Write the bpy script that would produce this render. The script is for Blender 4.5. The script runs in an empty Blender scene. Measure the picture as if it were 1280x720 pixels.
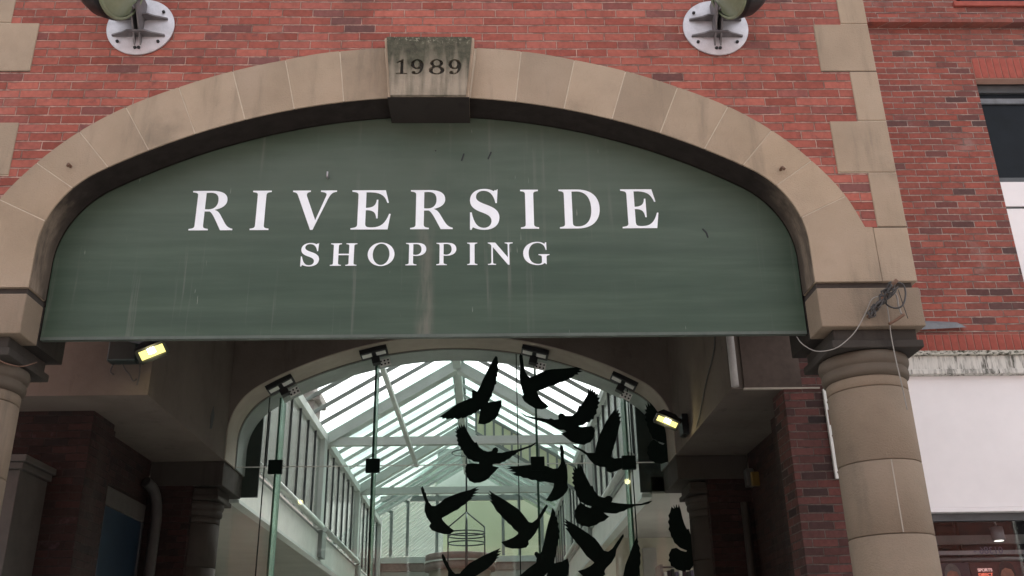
import bpy, bmesh, math, random
from mathutils import Vector, Matrix
random.seed(7)
R = math.radians
S = bpy.context.scene
COL = S.collection

# ------------------------------------------------------------------ camera
FPX = 1200.0
def unit(v): return Vector(v).normalized()
UP = unit(((584-640)/FPX, (360+2544)/FPX, -1))
DP = unit(((607-640)/FPX, (360-858)/FPX, -1))
DP = (DP - UP*DP.dot(UP)).normalized()
RT = DP.cross(UP)
CAMZ = 1.6
cam = bpy.data.cameras.new('camera'); camo = bpy.data.objects.new('camera', cam); COL.objects.link(camo)
camo.matrix_world = Matrix(((RT.x, RT.y, RT.z, 0), (DP.x, DP.y, DP.z, 0), (UP.x, UP.y, UP.z, CAMZ), (0, 0, 0, 1)))
cam.sensor_width = 36; cam.lens = 36*FPX/1280; cam.clip_end = 2000; cam.clip_start = .05
S.camera = camo

def at(u, v, Y):
    d = Vector(((u-640)/FPX, (360-v)/FPX, -1))
    w = Vector((RT.dot(d), DP.dot(d), UP.dot(d)))
    k = Y/w.y
    return Vector((w.x*k, Y, w.z*k + CAMZ))

# ------------------------------------------------------------------ node helpers
class NT:
    def __init__(s, name):
        s.m = bpy.data.materials.new(name); s.m.use_nodes = True
        s.t = s.m.node_tree; s.n = s.t.nodes; s.n.clear()
        s.out = s.n.new('ShaderNodeOutputMaterial')
    def new(s, typ, **kw):
        x = s.n.new(typ)
        for k, v in kw.items():
            if k.startswith('i_'):
                s.put(x.inputs[k[2:].replace('_', ' ')], v)
            else: setattr(x, k, v)
        return x
    def put(s, sock, v):
        if isinstance(v, bpy.types.NodeSocket): s.t.links.new(v, sock)
        elif hasattr(v, 'outputs'): s.t.links.new(v.outputs[0], sock)
        else: sock.default_value = v
    def math(s, op, a, b=None, c=None):
        x = s.n.new('ShaderNodeMath'); x.operation = op
        s.put(x.inputs[0], a)
        if b is not None: s.put(x.inputs[1], b)
        if c is not None: s.put(x.inputs[2], c)
        return x.outputs[0]
    def rng(s, v, a, b, c, d):
        x = s.n.new('ShaderNodeMapRange'); x.interpolation_type = 'SMOOTHSTEP'
        s.put(x.inputs['Value'], v)
        for k, q in zip(('From Min', 'From Max', 'To Min', 'To Max'), (a, b, c, d)): s.put(x.inputs[k], q)
        return x.outputs[0]
    def mix(s, f, a, b, mode='MIX'):
        x = s.n.new('ShaderNodeMix'); x.data_type = 'RGBA'; x.blend_type = mode
        s.put(x.inputs[0], f); s.put(x.inputs[6], c4(a)); s.put(x.inputs[7], c4(b))
        return x.outputs[2]
    def ramp(s, f, stops, const=False):
        x = s.n.new('ShaderNodeValToRGB'); e = x.color_ramp.elements
        if const: x.color_ramp.interpolation = 'CONSTANT'
        e[0].position = stops[0][0]; e[0].color = c4(stops[0][1])
        e[1].position = stops[-1][0]; e[1].color = c4(stops[-1][1])
        for p, c in stops[1:-1]:
            q = e.new(p); q.color = c4(c)
        s.put(x.inputs[0], f); return x.outputs[0]
    def coord(s, scale=(1, 1, 1), loc=(0, 0, 0)):
        tc = s.n.new('ShaderNodeTexCoord'); mp = s.n.new('ShaderNodeMapping')
        mp.inputs['Scale'].default_value = scale; mp.inputs['Location'].default_value = loc
        s.t.links.new(tc.outputs['Object'], mp.inputs['Vector']); return mp.outputs[0]
    def noise(s, vec, scale, detail=4, rough=.55):
        x = s.n.new('ShaderNodeTexNoise'); s.put(x.inputs['Vector'], vec)
        x.inputs['Scale'].default_value = scale; x.inputs['Detail'].default_value = detail; x.inputs['Roughness'].default_value = rough
        return x.outputs['Fac']
    def bsdf(s, col, rough=.7, metal=0, bump=None, bd=.003, spec=.5, **kw):
        b = s.n.new('ShaderNodeBsdfPrincipled')
        s.put(b.inputs['Base Color'], c4(col)); s.put(b.inputs['Roughness'], rough); b.inputs['Metallic'].default_value = metal
        b.inputs['Specular IOR Level'].default_value = spec
        if bump is not None:
            u = s.n.new('ShaderNodeBump'); s.put(u.inputs['Height'], bump); u.inputs['Distance'].default_value = bd; u.inputs['Strength'].default_value = 1
            s.t.links.new(u.outputs[0], b.inputs['Normal'])
        for k, v in kw.items(): s.put(b.inputs[k.replace('_', ' ')], v)
        s.t.links.new(b.outputs[0], s.out.inputs[0]); return b
def c4(c):
    if isinstance(c, (tuple, list)) and len(c) == 3: return (*c, 1)
    return c

M = {}
def plain(key, col, rough=.6, metal=0, var=.25, scale=6, bump=.0, spec=.5, stretch=(1, 1, 1)):
    n = NT(key)
    v = n.coord(stretch)
    f = n.noise(v, scale, 5)
    f2 = n.noise(v, scale*9, 3)
    k = n.math('ADD', n.math('MULTIPLY', f, .75), n.math('MULTIPLY', f2, .25))
    lo = tuple(c*(1-var) for c in col); hi = tuple(min(1, c*(1+var)) for c in col)
    n.bsdf(n.ramp(k, [(.3, lo), (.7, hi)]), rough, metal, f2 if bump else None, bump or .001, spec)
    M[key] = n.m

def brick(key, h, L, stops, mortar, seed, z0=0, bloom=0.0, soot=.0):
    n = NT(key)
    tc = n.n.new('ShaderNodeTexCoord')
    sp = n.n.new('ShaderNodeSeparateXYZ'); n.t.links.new(tc.outputs['Object'], sp.inputs[0])
    ob = tc.outputs['Object']
    wob = n.math('MULTIPLY', n.math('SUBTRACT', n.noise(ob, 3.1, 2), .5), .012)
    u = n.math('ADD', sp.outputs[0], sp.outputs[1])
    v = n.math('ADD', n.math('SUBTRACT', sp.outputs[2], z0), wob)
    vr = n.math('DIVIDE', v, h)
    row = n.math('FLOOR', vr); fv = n.math('FRACT', vr)
    wr = n.new('ShaderNodeTexWhiteNoise', noise_dimensions='2D')
    cb = n.new('ShaderNodeCombineXYZ'); n.put(cb.inputs[0], row); cb.inputs[1].default_value = seed
    n.t.links.new(cb.outputs[0], wr.inputs['Vector'])
    uu = n.math('ADD', n.math('ADD', n.math('DIVIDE', u, L), n.math('MULTIPLY', n.math('FLOORED_MODULO', row, 2.0), .5)), n.math('MULTIPLY', wr.outputs[0], .16))
    col = n.math('FLOOR', uu); fu = n.math('FRACT', uu)
    cv = n.new('ShaderNodeCombineXYZ'); n.put(cv.inputs[0], col); n.put(cv.inputs[1], row); cv.inputs[2].default_value = seed
    wn = n.new('ShaderNodeTexWhiteNoise', noise_dimensions='3D'); n.t.links.new(cv.outputs[0], wn.inputs['Vector'])
    base = n.ramp(wn.outputs['Value'], stops)
    sc = n.new('ShaderNodeSeparateColor'); n.t.links.new(wn.outputs['Color'], sc.inputs[0])
    vv = n.math('ADD', .86, n.math('MULTIPLY', sc.outputs[1], .28))
    ns = n.noise(ob, 26, 5, .6)
    vv = n.math('MULTIPLY', vv, n.math('ADD', .62, n.math('MULTIPLY', ns, .76)))
    hs = n.new('ShaderNodeHueSaturation'); n.put(hs.inputs['Color'], base); n.put(hs.inputs['Value'], vv)
    bc = hs.outputs[0]
    # dark fire-skin patches inside single bricks
    patch = n.math('MULTIPLY', n.rng(n.noise(ob, 9, 4, .65), .56, .72, 0, 1), n.math('MULTIPLY', sc.outputs[2], .6))
    bc = n.mix(patch, bc, (.075, .045, .05))
    if bloom:
        bl = n.rng(n.noise(ob, 1.7, 6, .7), .55, .75, 0, bloom)
        bc = n.mix(bl, bc, (.40, .34, .31))
    du = n.math('MULTIPLY', n.math('MINIMUM', fu, n.math('SUBTRACT', 1.0, fu)), L*1.5)
    dv = n.math('MULTIPLY', n.math('MINIMUM', fv, n.math('SUBTRACT', 1.0, fv)), h)
    d = n.math('ADD', n.math('MINIMUM', du, dv), n.math('MULTIPLY', n.math('SUBTRACT', n.noise(ob, 34, 4, .65), .5), .012))
    bc = n.mix(n.math('MULTIPLY', n.rng(d, .006, .013, .42, 0), n.rng(n.noise(ob, 14, 4, .65), .35, .65, .3, 1)), bc, (.07, .04, .036))
    mask = n.rng(d, .0034, .0072, 0, 1)
    mc = n.mix(n.rng(n.noise(ob, 6, 5, .65), .34, .62, 0, 1), tuple(c*.42 for c in mortar), mortar)
    colr = n.mix(mask, mc, bc)
    if soot:
        st = n.coord((1.0, 1.0, .22))
        g = n.rng(n.noise(st, 2.2, 5, .6), .5, .8, 0, soot)
        colr = n.mix(g, colr, (.06, .045, .04))
    hgt = n.math('ADD', mask, n.math('MULTIPLY', ns, .35))
    n.bsdf(colr, .88, 0, hgt, .014, .25)
    M[key] = n.m

def stone(key, col, stain=.35, bump=.002, dark=(.09, .08, .065), strk=3.0, rnd=.16):
    n = NT(key)
    oi = n.n.new('ShaderNodeObjectInfo')
    ob = n.coord()
    st = n.coord((1, 1, .14))
    f = n.noise(ob, 2.3, 6, .6)
    c = n.ramp(f, [(.3, tuple(x*.84 for x in col)), (.52, col), (.72, (min(1, col[0]*1.1), min(1, col[1]*1.1), min(1, col[2]*1.13)))])
    fine = n.noise(ob, 90, 3, .7)
    c = n.mix(n.math('MULTIPLY', fine, .34), c, tuple(x*.62 for x in col))
    k = n.math('ADD', 1-rnd/2, n.math('MULTIPLY', oi.outputs['Random'], rnd))
    hs = n.new('ShaderNodeHueSaturation'); n.put(hs.inputs['Color'], c); n.put(hs.inputs['Value'], k)
    sat = n.math('ADD', .9, n.math('MULTIPLY', n.noise(ob, .9, 2), .25)); n.put(hs.inputs['Saturation'], sat)
    s1 = n.rng(n.noise(st, strk*2.2, 5, .62), .52, .78, 0, stain)
    s2 = n.rng(n.noise(ob, 1.4, 5, .65), .56, .74, 0, stain*.8)
    c = n.mix(s1, hs.outputs[0], dark); c = n.mix(s2, c, dark)
    n.bsdf(c, .85, 0, n.math('ADD', fine, n.math('MULTIPLY', f, 1.5)), bump, .25)
    M[key] = n.m

RED = [(0, (.24, .066, .050)), (.3, (.305, .088, .066)), (.6, (.355, .110, .083)), (.82, (.30, .094, .074)), (.93, (.22, .076, .066)), (1, (.125, .06, .056))]
brick('red_brick', .0725, .232, RED, (.47, .28, .23), 3.0, z0=.02, bloom=.20, soot=.42)
MIX = [(0, (.30, .084, .062)), (.35, (.235, .068, .052)), (.6, (.285, .093, .071)), (.84, (.21, .07, .058)), (.93, (.14, .06, .054)), (.98, (.085, .05, .047)), (1, (.27, .105, .08))]
brick('mixed_brick', .0728, .226, MIX, (.42, .32, .28), 11.0, z0=.03, bloom=.34, soot=.5)
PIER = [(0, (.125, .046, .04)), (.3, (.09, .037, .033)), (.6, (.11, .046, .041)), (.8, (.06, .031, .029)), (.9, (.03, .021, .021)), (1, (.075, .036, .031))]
brick('shaded_stained_brick', .0728, .226, PIER, (.15, .115, .102), 13.0, z0=.03, soot=.5)  # pier colours darkened for the portico's shade as well as grime
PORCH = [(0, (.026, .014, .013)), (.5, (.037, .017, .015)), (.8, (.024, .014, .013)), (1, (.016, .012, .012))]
brick('shaded_porch_brick', .0728, .226, PORCH, (.034, .026, .023), 21.0, z0=.03, soot=.5)  # neighbour's brick recoloured near black to stand in for porch shade
stone('sandstone', (.375, .29, .214), .45, bump=.005, rnd=.22)
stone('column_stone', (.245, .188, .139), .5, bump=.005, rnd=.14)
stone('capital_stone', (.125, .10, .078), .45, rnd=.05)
stone('dark_stone', (.055, .047, .041), .7, dark=(.02, .017, .016))  # much darker stone for abaci, rear ring and back-of-porch stonework
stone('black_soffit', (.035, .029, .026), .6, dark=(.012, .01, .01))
plain('mortar', (.5, .42, .33), .95, var=.15, scale=14)
plain('shadow_joint', (.05, .04, .035), .95, var=.3)
plain('soldier_brick', (.33, .085, .065), .88, var=.22, scale=18, bump=.004, spec=.25)
plain('soldier_mortar', (.45, .27, .22), .95, var=.1)

n = NT('graded_dark')  # brown at the jambs, near black higher up, darker towards the sign
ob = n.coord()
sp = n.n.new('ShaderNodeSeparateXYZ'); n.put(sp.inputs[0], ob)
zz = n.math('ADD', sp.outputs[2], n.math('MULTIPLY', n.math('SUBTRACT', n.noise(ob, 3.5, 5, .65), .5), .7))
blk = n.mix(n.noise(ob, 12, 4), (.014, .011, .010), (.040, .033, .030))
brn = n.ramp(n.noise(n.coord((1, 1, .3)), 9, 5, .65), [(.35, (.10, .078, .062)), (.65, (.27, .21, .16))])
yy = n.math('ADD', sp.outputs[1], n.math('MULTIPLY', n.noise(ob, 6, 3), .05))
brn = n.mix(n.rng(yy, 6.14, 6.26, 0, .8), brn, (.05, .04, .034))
n.bsdf(n.mix(n.rng(zz, 4.45, 4.98, 0, 1), brn, blk), .92, 0, n.noise(ob, 40, 4), .003, .15); M['graded_dark'] = n.m
# keystone: rain-washed dark streaks
n = NT('stained_keystone')
ob = n.coord(); st = n.coord((1, 1, .10))
sp = n.n.new('ShaderNodeSeparateXYZ'); n.put(sp.inputs[0], ob)
strk = n.rng(n.noise(st, 9, 4, .6), .38, .66, 0, 1)
low = n.rng(sp.outputs[2], 5.62, 5.98, 0, 1)
base = n.ramp(n.noise(ob, 8, 5), [(.3, (.27, .225, .175)), (.7, (.36, .30, .235))])
dk = n.ramp(n.noise(ob, 22, 5, .7), [(.3, (.045, .043, .032)), (.75, (.12, .115, .082))])
cov = n.math('MINIMUM', 1.0, n.math('ADD', n.math('MULTIPLY', low, .80), n.math('MULTIPLY', strk, .75)))
c = n.mix(cov, base, dk)
lich = n.math('MULTIPLY', n.rng(n.noise(ob, 55, 4, .7), .55, .68, 0, .75), n.rng(sp.outputs[2], 5.97, 6.05, 0, 1))
c = n.mix(lich, c, (.42, .40, .30))
n.bsdf(c, .9, 0, n.noise(ob, 80, 4), .003, .2); M['stained_keystone'] = n.m
plain('carved_shadow', (.045, .04, .033), .95, var=.3)

# sign
n = NT('sign_green')
ob = n.coord(); hb = n.coord((.30, 1, 4.2)); vb = n.coord((7, 1, .22))
sp = n.n.new('ShaderNodeSeparateXYZ'); n.put(sp.inputs[0], ob)
g = n.ramp(n.noise(hb, 1.9, 6, .62), [(.34, (.025, .050, .031)), (.5, (.035, .063, .040)), (.66, (.050, .081, .054))])
up_ = n.rng(sp.outputs[2], 4.1, 5.3, 0, .55)
g = n.mix(n.math('MULTIPLY', up_, n.rng(n.noise(n.coord((.5, 1, 1.6)), 1.7, 5, .6), .3, .6, .5, 1)), g, (.100, .122, .096))
vs = n.math('MULTIPLY', n.rng(n.noise(vb, 2.0, 5, .65), .58, .74, 0, .38), n.rng(n.noise(ob, 1.1, 2), .42, .6, 0, 1))
g = n.mix(vs, g, (.17, .165, .145))
dx = n.math('ABSOLUTE', n.math('ADD', sp.outputs[0], .41))
cs = n.math('MULTIPLY', n.math('MULTIPLY', n.rng(dx, .01, .09, .5, 0), n.rng(n.noise(n.coord((9, 1, 1.3)), 1.6, 5, .65), .35, .65, .15, 1)), n.rng(sp.outputs[2], 4.0, 5.2, 1, .1))
g = n.mix(cs, g, (.20, .17, .145))
sc_ = n.math('MULTIPLY', n.rng(n.noise(n.coord((60, 1, 5)), 1.0, 2), .73, .76, 0, .5), n.rng(n.noise(ob, 2.4, 2), .5, .6, 0, 1))
g = n.mix(sc_, g, (.35, .36, .32))
n.bsdf(g, n.math('ADD', .45, n.math('MULTIPLY', n.noise(ob, 4, 4), .22)), 0, None, .001, .5); M['sign_green'] = n.m
plain('sign_trim', (.075, .095, .08), .5, var=.25)
plain('white_vinyl', (.86, .88, .93), .45, var=.05, scale=10)
plain('dark_vinyl', (.005, .011, .009), .8, var=.2, spec=.12)
plain('galvanised', (.52, .50, .53), .48, .55, var=.22, scale=9)
plain('gusset_steel', (.17, .155, .16), .6, .5, var=.3, scale=14)
plain('dark_metal', (.010, .011, .013), .5, .2, var=.3)
plain('green_metal', (.022, .034, .032), .45, .2, var=.3)
plain('lamp_lens', (.20, .235, .155), .25, var=.2, scale=3)
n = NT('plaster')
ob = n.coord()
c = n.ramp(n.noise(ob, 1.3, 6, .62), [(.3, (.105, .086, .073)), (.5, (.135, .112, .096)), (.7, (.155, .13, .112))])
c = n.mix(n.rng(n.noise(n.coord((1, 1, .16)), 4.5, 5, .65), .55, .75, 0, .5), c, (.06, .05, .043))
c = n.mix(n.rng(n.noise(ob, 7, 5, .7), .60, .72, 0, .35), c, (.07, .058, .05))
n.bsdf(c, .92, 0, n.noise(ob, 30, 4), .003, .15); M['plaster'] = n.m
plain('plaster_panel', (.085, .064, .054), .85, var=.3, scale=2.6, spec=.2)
plain('white_paint', (.72, .72, .69), .5, var=.1, scale=4)
plain('atrium_paint', (.60, .63, .61), .45, var=.10, scale=3)
plain('atrium_grey', (.27, .29, .28), .5, var=.15, scale=3)
plain('pipe_grey', (.36, .34, .33), .6, var=.2)
plain('dull_pipe', (.045, .04, .038), .7, var=.25)
plain('cream_trim', (.34, .295, .245), .7, var=.12)
plain('dim_trim', (.06, .051, .045), .8, var=.2)
plain('fascia_white', (.80, .765, .775), .55, var=.05, scale=1.3)
plain('grey_frame', (.07, .075, .08), .45, var=.2)
plain('window_reveal', (.42, .40, .40), .6, var=.2)
plain('lead', (.17, .18, .195), .6, .3, var=.3, scale=9)
plain('cable_grey', (.24, .22, .20), .6, var=.2)
plain('cable_dark', (.05, .046, .045), .6, var=.3)
plain('rust', (.13, .07, .045), .8, var=.35, scale=20)
plain('dark_panel', (.028, .036, .033), .6, var=.2)
plain('mall_wall', (.42, .40, .37), .85, var=.1, scale=1.2)
plain('mall_cream', (.52, .49, .40), .8, var=.1, scale=1.4)
plain('mall_floor', (.36, .33, .29), .5, var=.15)
plain('gallery_red', (.30, .225, .205), .7, var=.2)
plain('pale_yellow_wall', (.86, .87, .64), .8, var=.08, scale=.7)
plain('pale_green_wall', (.74, .79, .74), .8, var=.1, scale=.9)
plain('outside_brick', (.24, .20, .185), .9, var=.2, scale=8)
plain('paving', (.30, .285, .265), .85, var=.2, scale=2, bump=.003)
plain('yellow_plastic', (.11, .065, .010), .5, var=.15)
plain('grey_plastic', (.05, .05, .05), .5, var=.15)
plain('blue_panel', (.016, .030, .050), .35, var=.2, spec=.3)
plain('tv_glass', (.008, .011, .015), .5, spec=.15, var=.3)
plain('shop_dark', (.017, .018, .021), .7, var=.3)
plain('shop_maroon', (.024, .010, .012), .7, var=.4, scale=2)
plain('rail_metal', (.32, .30, .30), .35, .6, var=.2)
plain('poster_plum', (.045, .022, .033), .5, var=.45, scale=2.2)
plain('poster_red', (.085, .018, .016), .5, var=.4, scale=5)
plain('poster_skin', (.42, .17, .11), .6, var=.35, scale=16)
plain('poster_pale_hair', (.16, .13, .12), .6, var=.4, scale=22)
plain('poster_dark_hair', (.035, .014, .014), .6, var=.3)
plain('letter_violet', (.14, .12, .19), .6, var=.2)
plain('spot_shade', (.34, .31, .32), .5, var=.1)

# weathered cornice
n = NT('weathered_cornice')
ob = n.coord(); st = n.coord((1, 1, .10))
a = n.rng(n.noise(st, 34, 4, .7), .42, .60, 0, 1)
b = n.rng(n.noise(n.coord((1, 1, .3)), 5, 5, .7), .36, .56, .15, 1)
c = n.mix(n.math('MULTIPLY', a, b), (.62, .60, .56), (.06, .058, .045))
n.bsdf(c, .8, 0, None, .001, .3); M['weathered_cornice'] = n.m
n = NT('mossy_ledge')
a = n.rng(n.noise(n.coord((1, 1, 2)), 22, 5, .7), .45, .60, 0, 1)
n.bsdf(n.mix(a, (.50, .48, .42), (.045, .045, .03)), .9, 0, None, .001, .2); M['mossy_ledge'] = n.m

def glass(key, tint, refl=1.0, rough=.02, dirt=None):
    n = NT(key)
    t = n.new('ShaderNodeBsdfTransparent'); t.inputs[0].default_value = c4(tint)
    if dirt:
        nz = n.noise(n.coord((.5, 1.4, .5)), 1.1, 6, .65)
        n.put(t.inputs[0], n.ramp(nz, [(.35, tuple(x*dirt for x in tint)), (.62, tint)]))
    g = n.new('ShaderNodeBsdfGlossy'); g.inputs['Roughness'].default_value = rough; g.inputs[0].default_value = (.9, .95, .92, 1)
    f = n.new('ShaderNodeFresnel'); f.inputs[0].default_value = 1.45
    mx = n.new('ShaderNodeMixShader')
    ge = n.new('ShaderNodeNewGeometry')
    n.put(mx.inputs[0], n.math('MULTIPLY', n.math('MULTIPLY', f.outputs[0], refl), n.math('SUBTRACT', 1.0, ge.outputs['Backfacing'])))
    n.t.links.new(t.outputs[0], mx.inputs[1]); n.t.links.new(g.outputs[0], mx.inputs[2])
    n.t.links.new(mx.outputs[0], n.out.inputs[0]); M[key] = n.m
glass('screen_glass', (.96, .98, .97))
glass('clear_roof_glass', (.97, .985, .98), dirt=.8)
glass('green_roof_glass', (.73, .815, .785), dirt=.72)
glass('shop_glass', (.80, .82, .83))
def frosted(key, col, tr, tint=(.78, .93, .86)):
    n = NT(key)
    d = n.new('ShaderNodeBsdfPrincipled'); d.inputs['Base Color'].default_value = c4(col); d.inputs['Roughness'].default_value = .15
    t = n.new('ShaderNodeBsdfTransparent'); t.inputs[0].default_value = c4(tint)
    mx = n.new('ShaderNodeMixShader'); mx.inputs[0].default_value = tr
    n.t.links.new(d.outputs[0], mx.inputs[1]); n.t.links.new(t.outputs[0], mx.inputs[2]); n.t.links.new(mx.outputs[0], n.out.inputs[0]); M[key] = n.m
frosted('fin_glass', (.42, .60, .50), .55)
frosted('fin_edge', (.05, .11, .08), .15)
frosted('clerestory_glass', (.20, .215, .21), .6, (.88, .93, .91))
frosted('gable_glass', (.62, .70, .64), .86, (.96, .99, .97))
def emit(key, col, s):
    n = NT(key)
    e = n.new('ShaderNodeEmission'); e.inputs[0].default_value = c4(col); e.inputs[1].default_value = s
    n.t.links.new(e.outputs[0], n.out.inputs[0]); M[key] = n.m
emit('lit_lens', (1, .88, .27), .50)
emit('lit_tube', (1, .95, .70), 9)
emit('lit_panel', (1, .96, .88), .7)
emit('pale_neon', (1, .55, .50), .45)
emit('red_neon', (1, .20, .13), .55)
emit('ceiling_glow', (1, .95, .82), .9)

# ------------------------------------------------------------------ mesh helpers
class MB:
    def __init__(s): s.b = bmesh.new()
    def box(s, x0, x1, y0, y1, z0, z1):
        c = [s.b.verts.new(p) for p in ((x0, y0, z0), (x1, y0, z0), (x1, y1, z0), (x0, y1, z0), (x0, y0, z1), (x1, y0, z1), (x1, y1, z1), (x0, y1, z1))]
        for f in ((0, 1, 5, 4), (1, 2, 6, 5), (2, 3, 7, 6), (3, 0, 4, 7), (4, 5, 6, 7), (3, 2, 1, 0)): s.b.faces.new([c[i] for i in f])
        return s
    def prism(s, pts, y0, y1):          # polygon in X,Z extruded along Y
        a = [s.b.verts.new((p[0], y0, p[1])) for p in pts]; b = [s.b.verts.new((p[0], y1, p[1])) for p in pts]
        s.b.faces.new(a); s.b.faces.new(b[::-1]); k = len(a)
        for i in range(k): s.b.faces.new((a[i], b[i], b[(i+1) % k], a[(i+1) % k]))
        return s
    def hexa(s, lo, hi):                # two quads joined
        a = [s.b.verts.new(p) for p in lo]; b = [s.b.verts.new(p) for p in hi]
        s.b.faces.new(a[::-1]); s.b.faces.new(b); k = len(a)
        for i in range(k): s.b.faces.new((a[i], a[(i+1) % k], b[(i+1) % k], b[i]))
        return s
    def beam(s, p, q, w, h, upv=(0, 0, 1)):
        p = Vector(p); q = Vector(q); d = (q-p).normalized(); u = Vector(upv)
        r = d.cross(u); r = r.normalized() if r.length > 1e-5 else Vector((1, 0, 0)); u = r.cross(d).normalized()
        k = [(-w/2, -h/2), (w/2, -h/2), (w/2, h/2), (-w/2, h/2)]
        return s.hexa([p+r*a+u*b for a, b in k], [q+r*a+u*b for a, b in k])
    def tube(s, path, r, n=8, smooth=4, caps=True):
        P = [Vector(p) for p in path]
        if smooth and len(P) > 2:
            Q = []
            for i in range(len(P)-1):
                a = P[max(i-1, 0)]; b = P[i]; c = P[i+1]; d = P[min(i+2, len(P)-1)]
                for j in range(smooth):
                    t = j/smooth
                    Q.append(.5*((2*b)+(c-a)*t+(2*a-5*b+4*c-d)*t*t+(3*b-a-3*c+d)*t**3))
            Q.append(P[-1]); P = Q
        prev = None; rings = []
        for i, p in enumerate(P):
            t = (P[min(i+1, len(P)-1)]-P[max(i-1, 0)]).normalized()
            if prev is None:
                prev = t.orthogonal().normalized()
            prev = (prev - t*prev.dot(t)).normalized(); w = t.cross(prev)
            rr = r(i/(len(P)-1)) if callable(r) else r
            rings.append([s.b.verts.new(p+prev*math.cos(2*math.pi*k/n)*rr+w*math.sin(2*math.pi*k/n)*rr) for k in range(n)])
        for a, b in zip(rings, rings[1:]):
            for k in range(n): s.b.faces.new((a[k], a[(k+1) % n], b[(k+1) % n], b[k])).smooth = True
        if caps: s.b.faces.new(rings[0][::-1]); s.b.faces.new(rings[-1])
        return s
    def lathe(s, prof, org, axis=(0, 0, 1), n=48, smooth=True):
        org = Vector(org); ax = Vector(axis).normalized(); e = ax.orthogonal().normalized(); g = ax.cross(e)
        rings = []
        for r, h in prof:
            if r < 1e-6: rings.append([s.b.verts.new(org+ax*h)])
            else: rings.append([s.b.verts.new(org+ax*h+(e*math.cos(2*math.pi*k/n)+g*math.sin(2*math.pi*k/n))*r) for k in range(n)])
        for a, b in zip(rings, rings[1:]):
            for k in range(n):
                q = [a[k % len(a)], a[(k+1) % len(a)], b[(k+1) % len(b)], b[k % len(b)]]
                q = [v for i, v in enumerate(q) if v not in q[:i]]
                if len(q) > 2: s.b.faces.new(q).smooth = smooth
        return s
    def build(s, name, mat, parent=None, bevel=0, seg=2):
        bmesh.ops.recalc_face_normals(s.b, faces=s.b.faces[:])
        me = bpy.data.meshes.new(name); s.b.to_mesh(me); s.b.free()
        me.materials.append(M[mat])
        o = bpy.data.objects.new(name, me); COL.objects.link(o)
        if parent is not None: adopt(o, parent)
        if bevel:
            m = o.modifiers.new('bevel', 'BEVEL'); m.width = bevel; m.segments = seg; m.limit_method = 'ANGLE'; m.angle_limit = R(40)
        return o
def wloc(o):
    v = Vector(o.location)
    while o.parent: o = o.parent; v = v + Vector(o.location)
    return v
def adopt(o, parent):
    o.parent = parent
    o.matrix_parent_inverse = Matrix.Translation(parent.get('origin', (0, 0, 0))).inverted() if parent.type == 'EMPTY' else Matrix.Identity(4)
def tag(o, label, cat=None, group=None, kind=None):
    if label: o['label'] = label
    if cat: o['category'] = cat
    if group: o['group'] = group
    if kind: o['kind'] = kind
    return o
def thing(name, label, cat, loc=(0, 0, 0), group=None):
    o = bpy.data.objects.new(name, None); COL.objects.link(o); o.location = loc; o['origin'] = tuple(loc); o.empty_display_size = .2
    return tag(o, label, cat, group)
def dup(root, delta, label):
    r = root.copy(); COL.objects.link(r); r.location = Vector(root.location)+Vector(delta); r['label'] = label
    for ch in list(root.children):
        c = ch.copy(); COL.objects.link(c); c.parent = r; c.matrix_parent_inverse = ch.matrix_parent_inverse
        for g in list(ch.children):
            d = g.copy(); COL.objects.link(d); d.parent = c; d.matrix_parent_inverse = g.matrix_parent_inverse
    return r
def shape(name, contours, y0, y1, mat, parent=None, mirror=False):   # filled 2D outline (even-odd) in X,Z
    cu = bpy.data.curves.new(name, 'CURVE'); cu.dimensions = '2D'; cu.fill_mode = 'BOTH'; cu.extrude = (y1-y0)/2
    for ct in contours:
        sp = cu.splines.new('POLY'); sp.points.add(len(ct)-1)
        for p, q in zip(sp.points, ct): p.co = (q[0], q[1], 0, 1)
        sp.use_cyclic_u = True
    t = bpy.data.objects.new('tmp', cu); COL.objects.link(t)
    return _to_mesh(t, name, y0, y1, mat, parent)
def _to_mesh(t, name, y0, y1, mat, parent):
    dg = bpy.context.evaluated_depsgraph_get(); dg.update()
    me = bpy.data.meshes.new_from_object(t.evaluated_get(dg)); me.name = name
    cu = t.data; bpy.data.objects.remove(t); bpy.data.curves.remove(cu)
    for v in me.vertices:
        x, y, z = v.co; v.co = (x, (y0+y1)/2 + z, y)
    me.flip_normals()
    me.materials.clear(); me.materials.append(M[mat])
    o = bpy.data.objects.new(name, me); COL.objects.link(o)
    if parent is not None: adopt(o, parent)
    return o
def text(name, s, x, z, size, y0, y1, mat, parent, flip=False, align='CENTER', bold=0.0):
    cu = bpy.data.curves.new(name, 'FONT'); cu.body = s; cu.size = size; cu.align_x = align; cu.extrude = (y1-y0)/2; cu.offset = bold
    t = bpy.data.objects.new('tmp', cu); COL.objects.link(t)
    o = _to_mesh(t, name, y0, y1, mat, parent)
    for v in o.data.vertices:
        v.co.x = (-v.co.x if flip else v.co.x) + x; v.co.z += z
    if flip: o.data.flip_normals()
    return o

XC = -.38            # axis of the portico
HALF = 2.655         # half clear span

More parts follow.
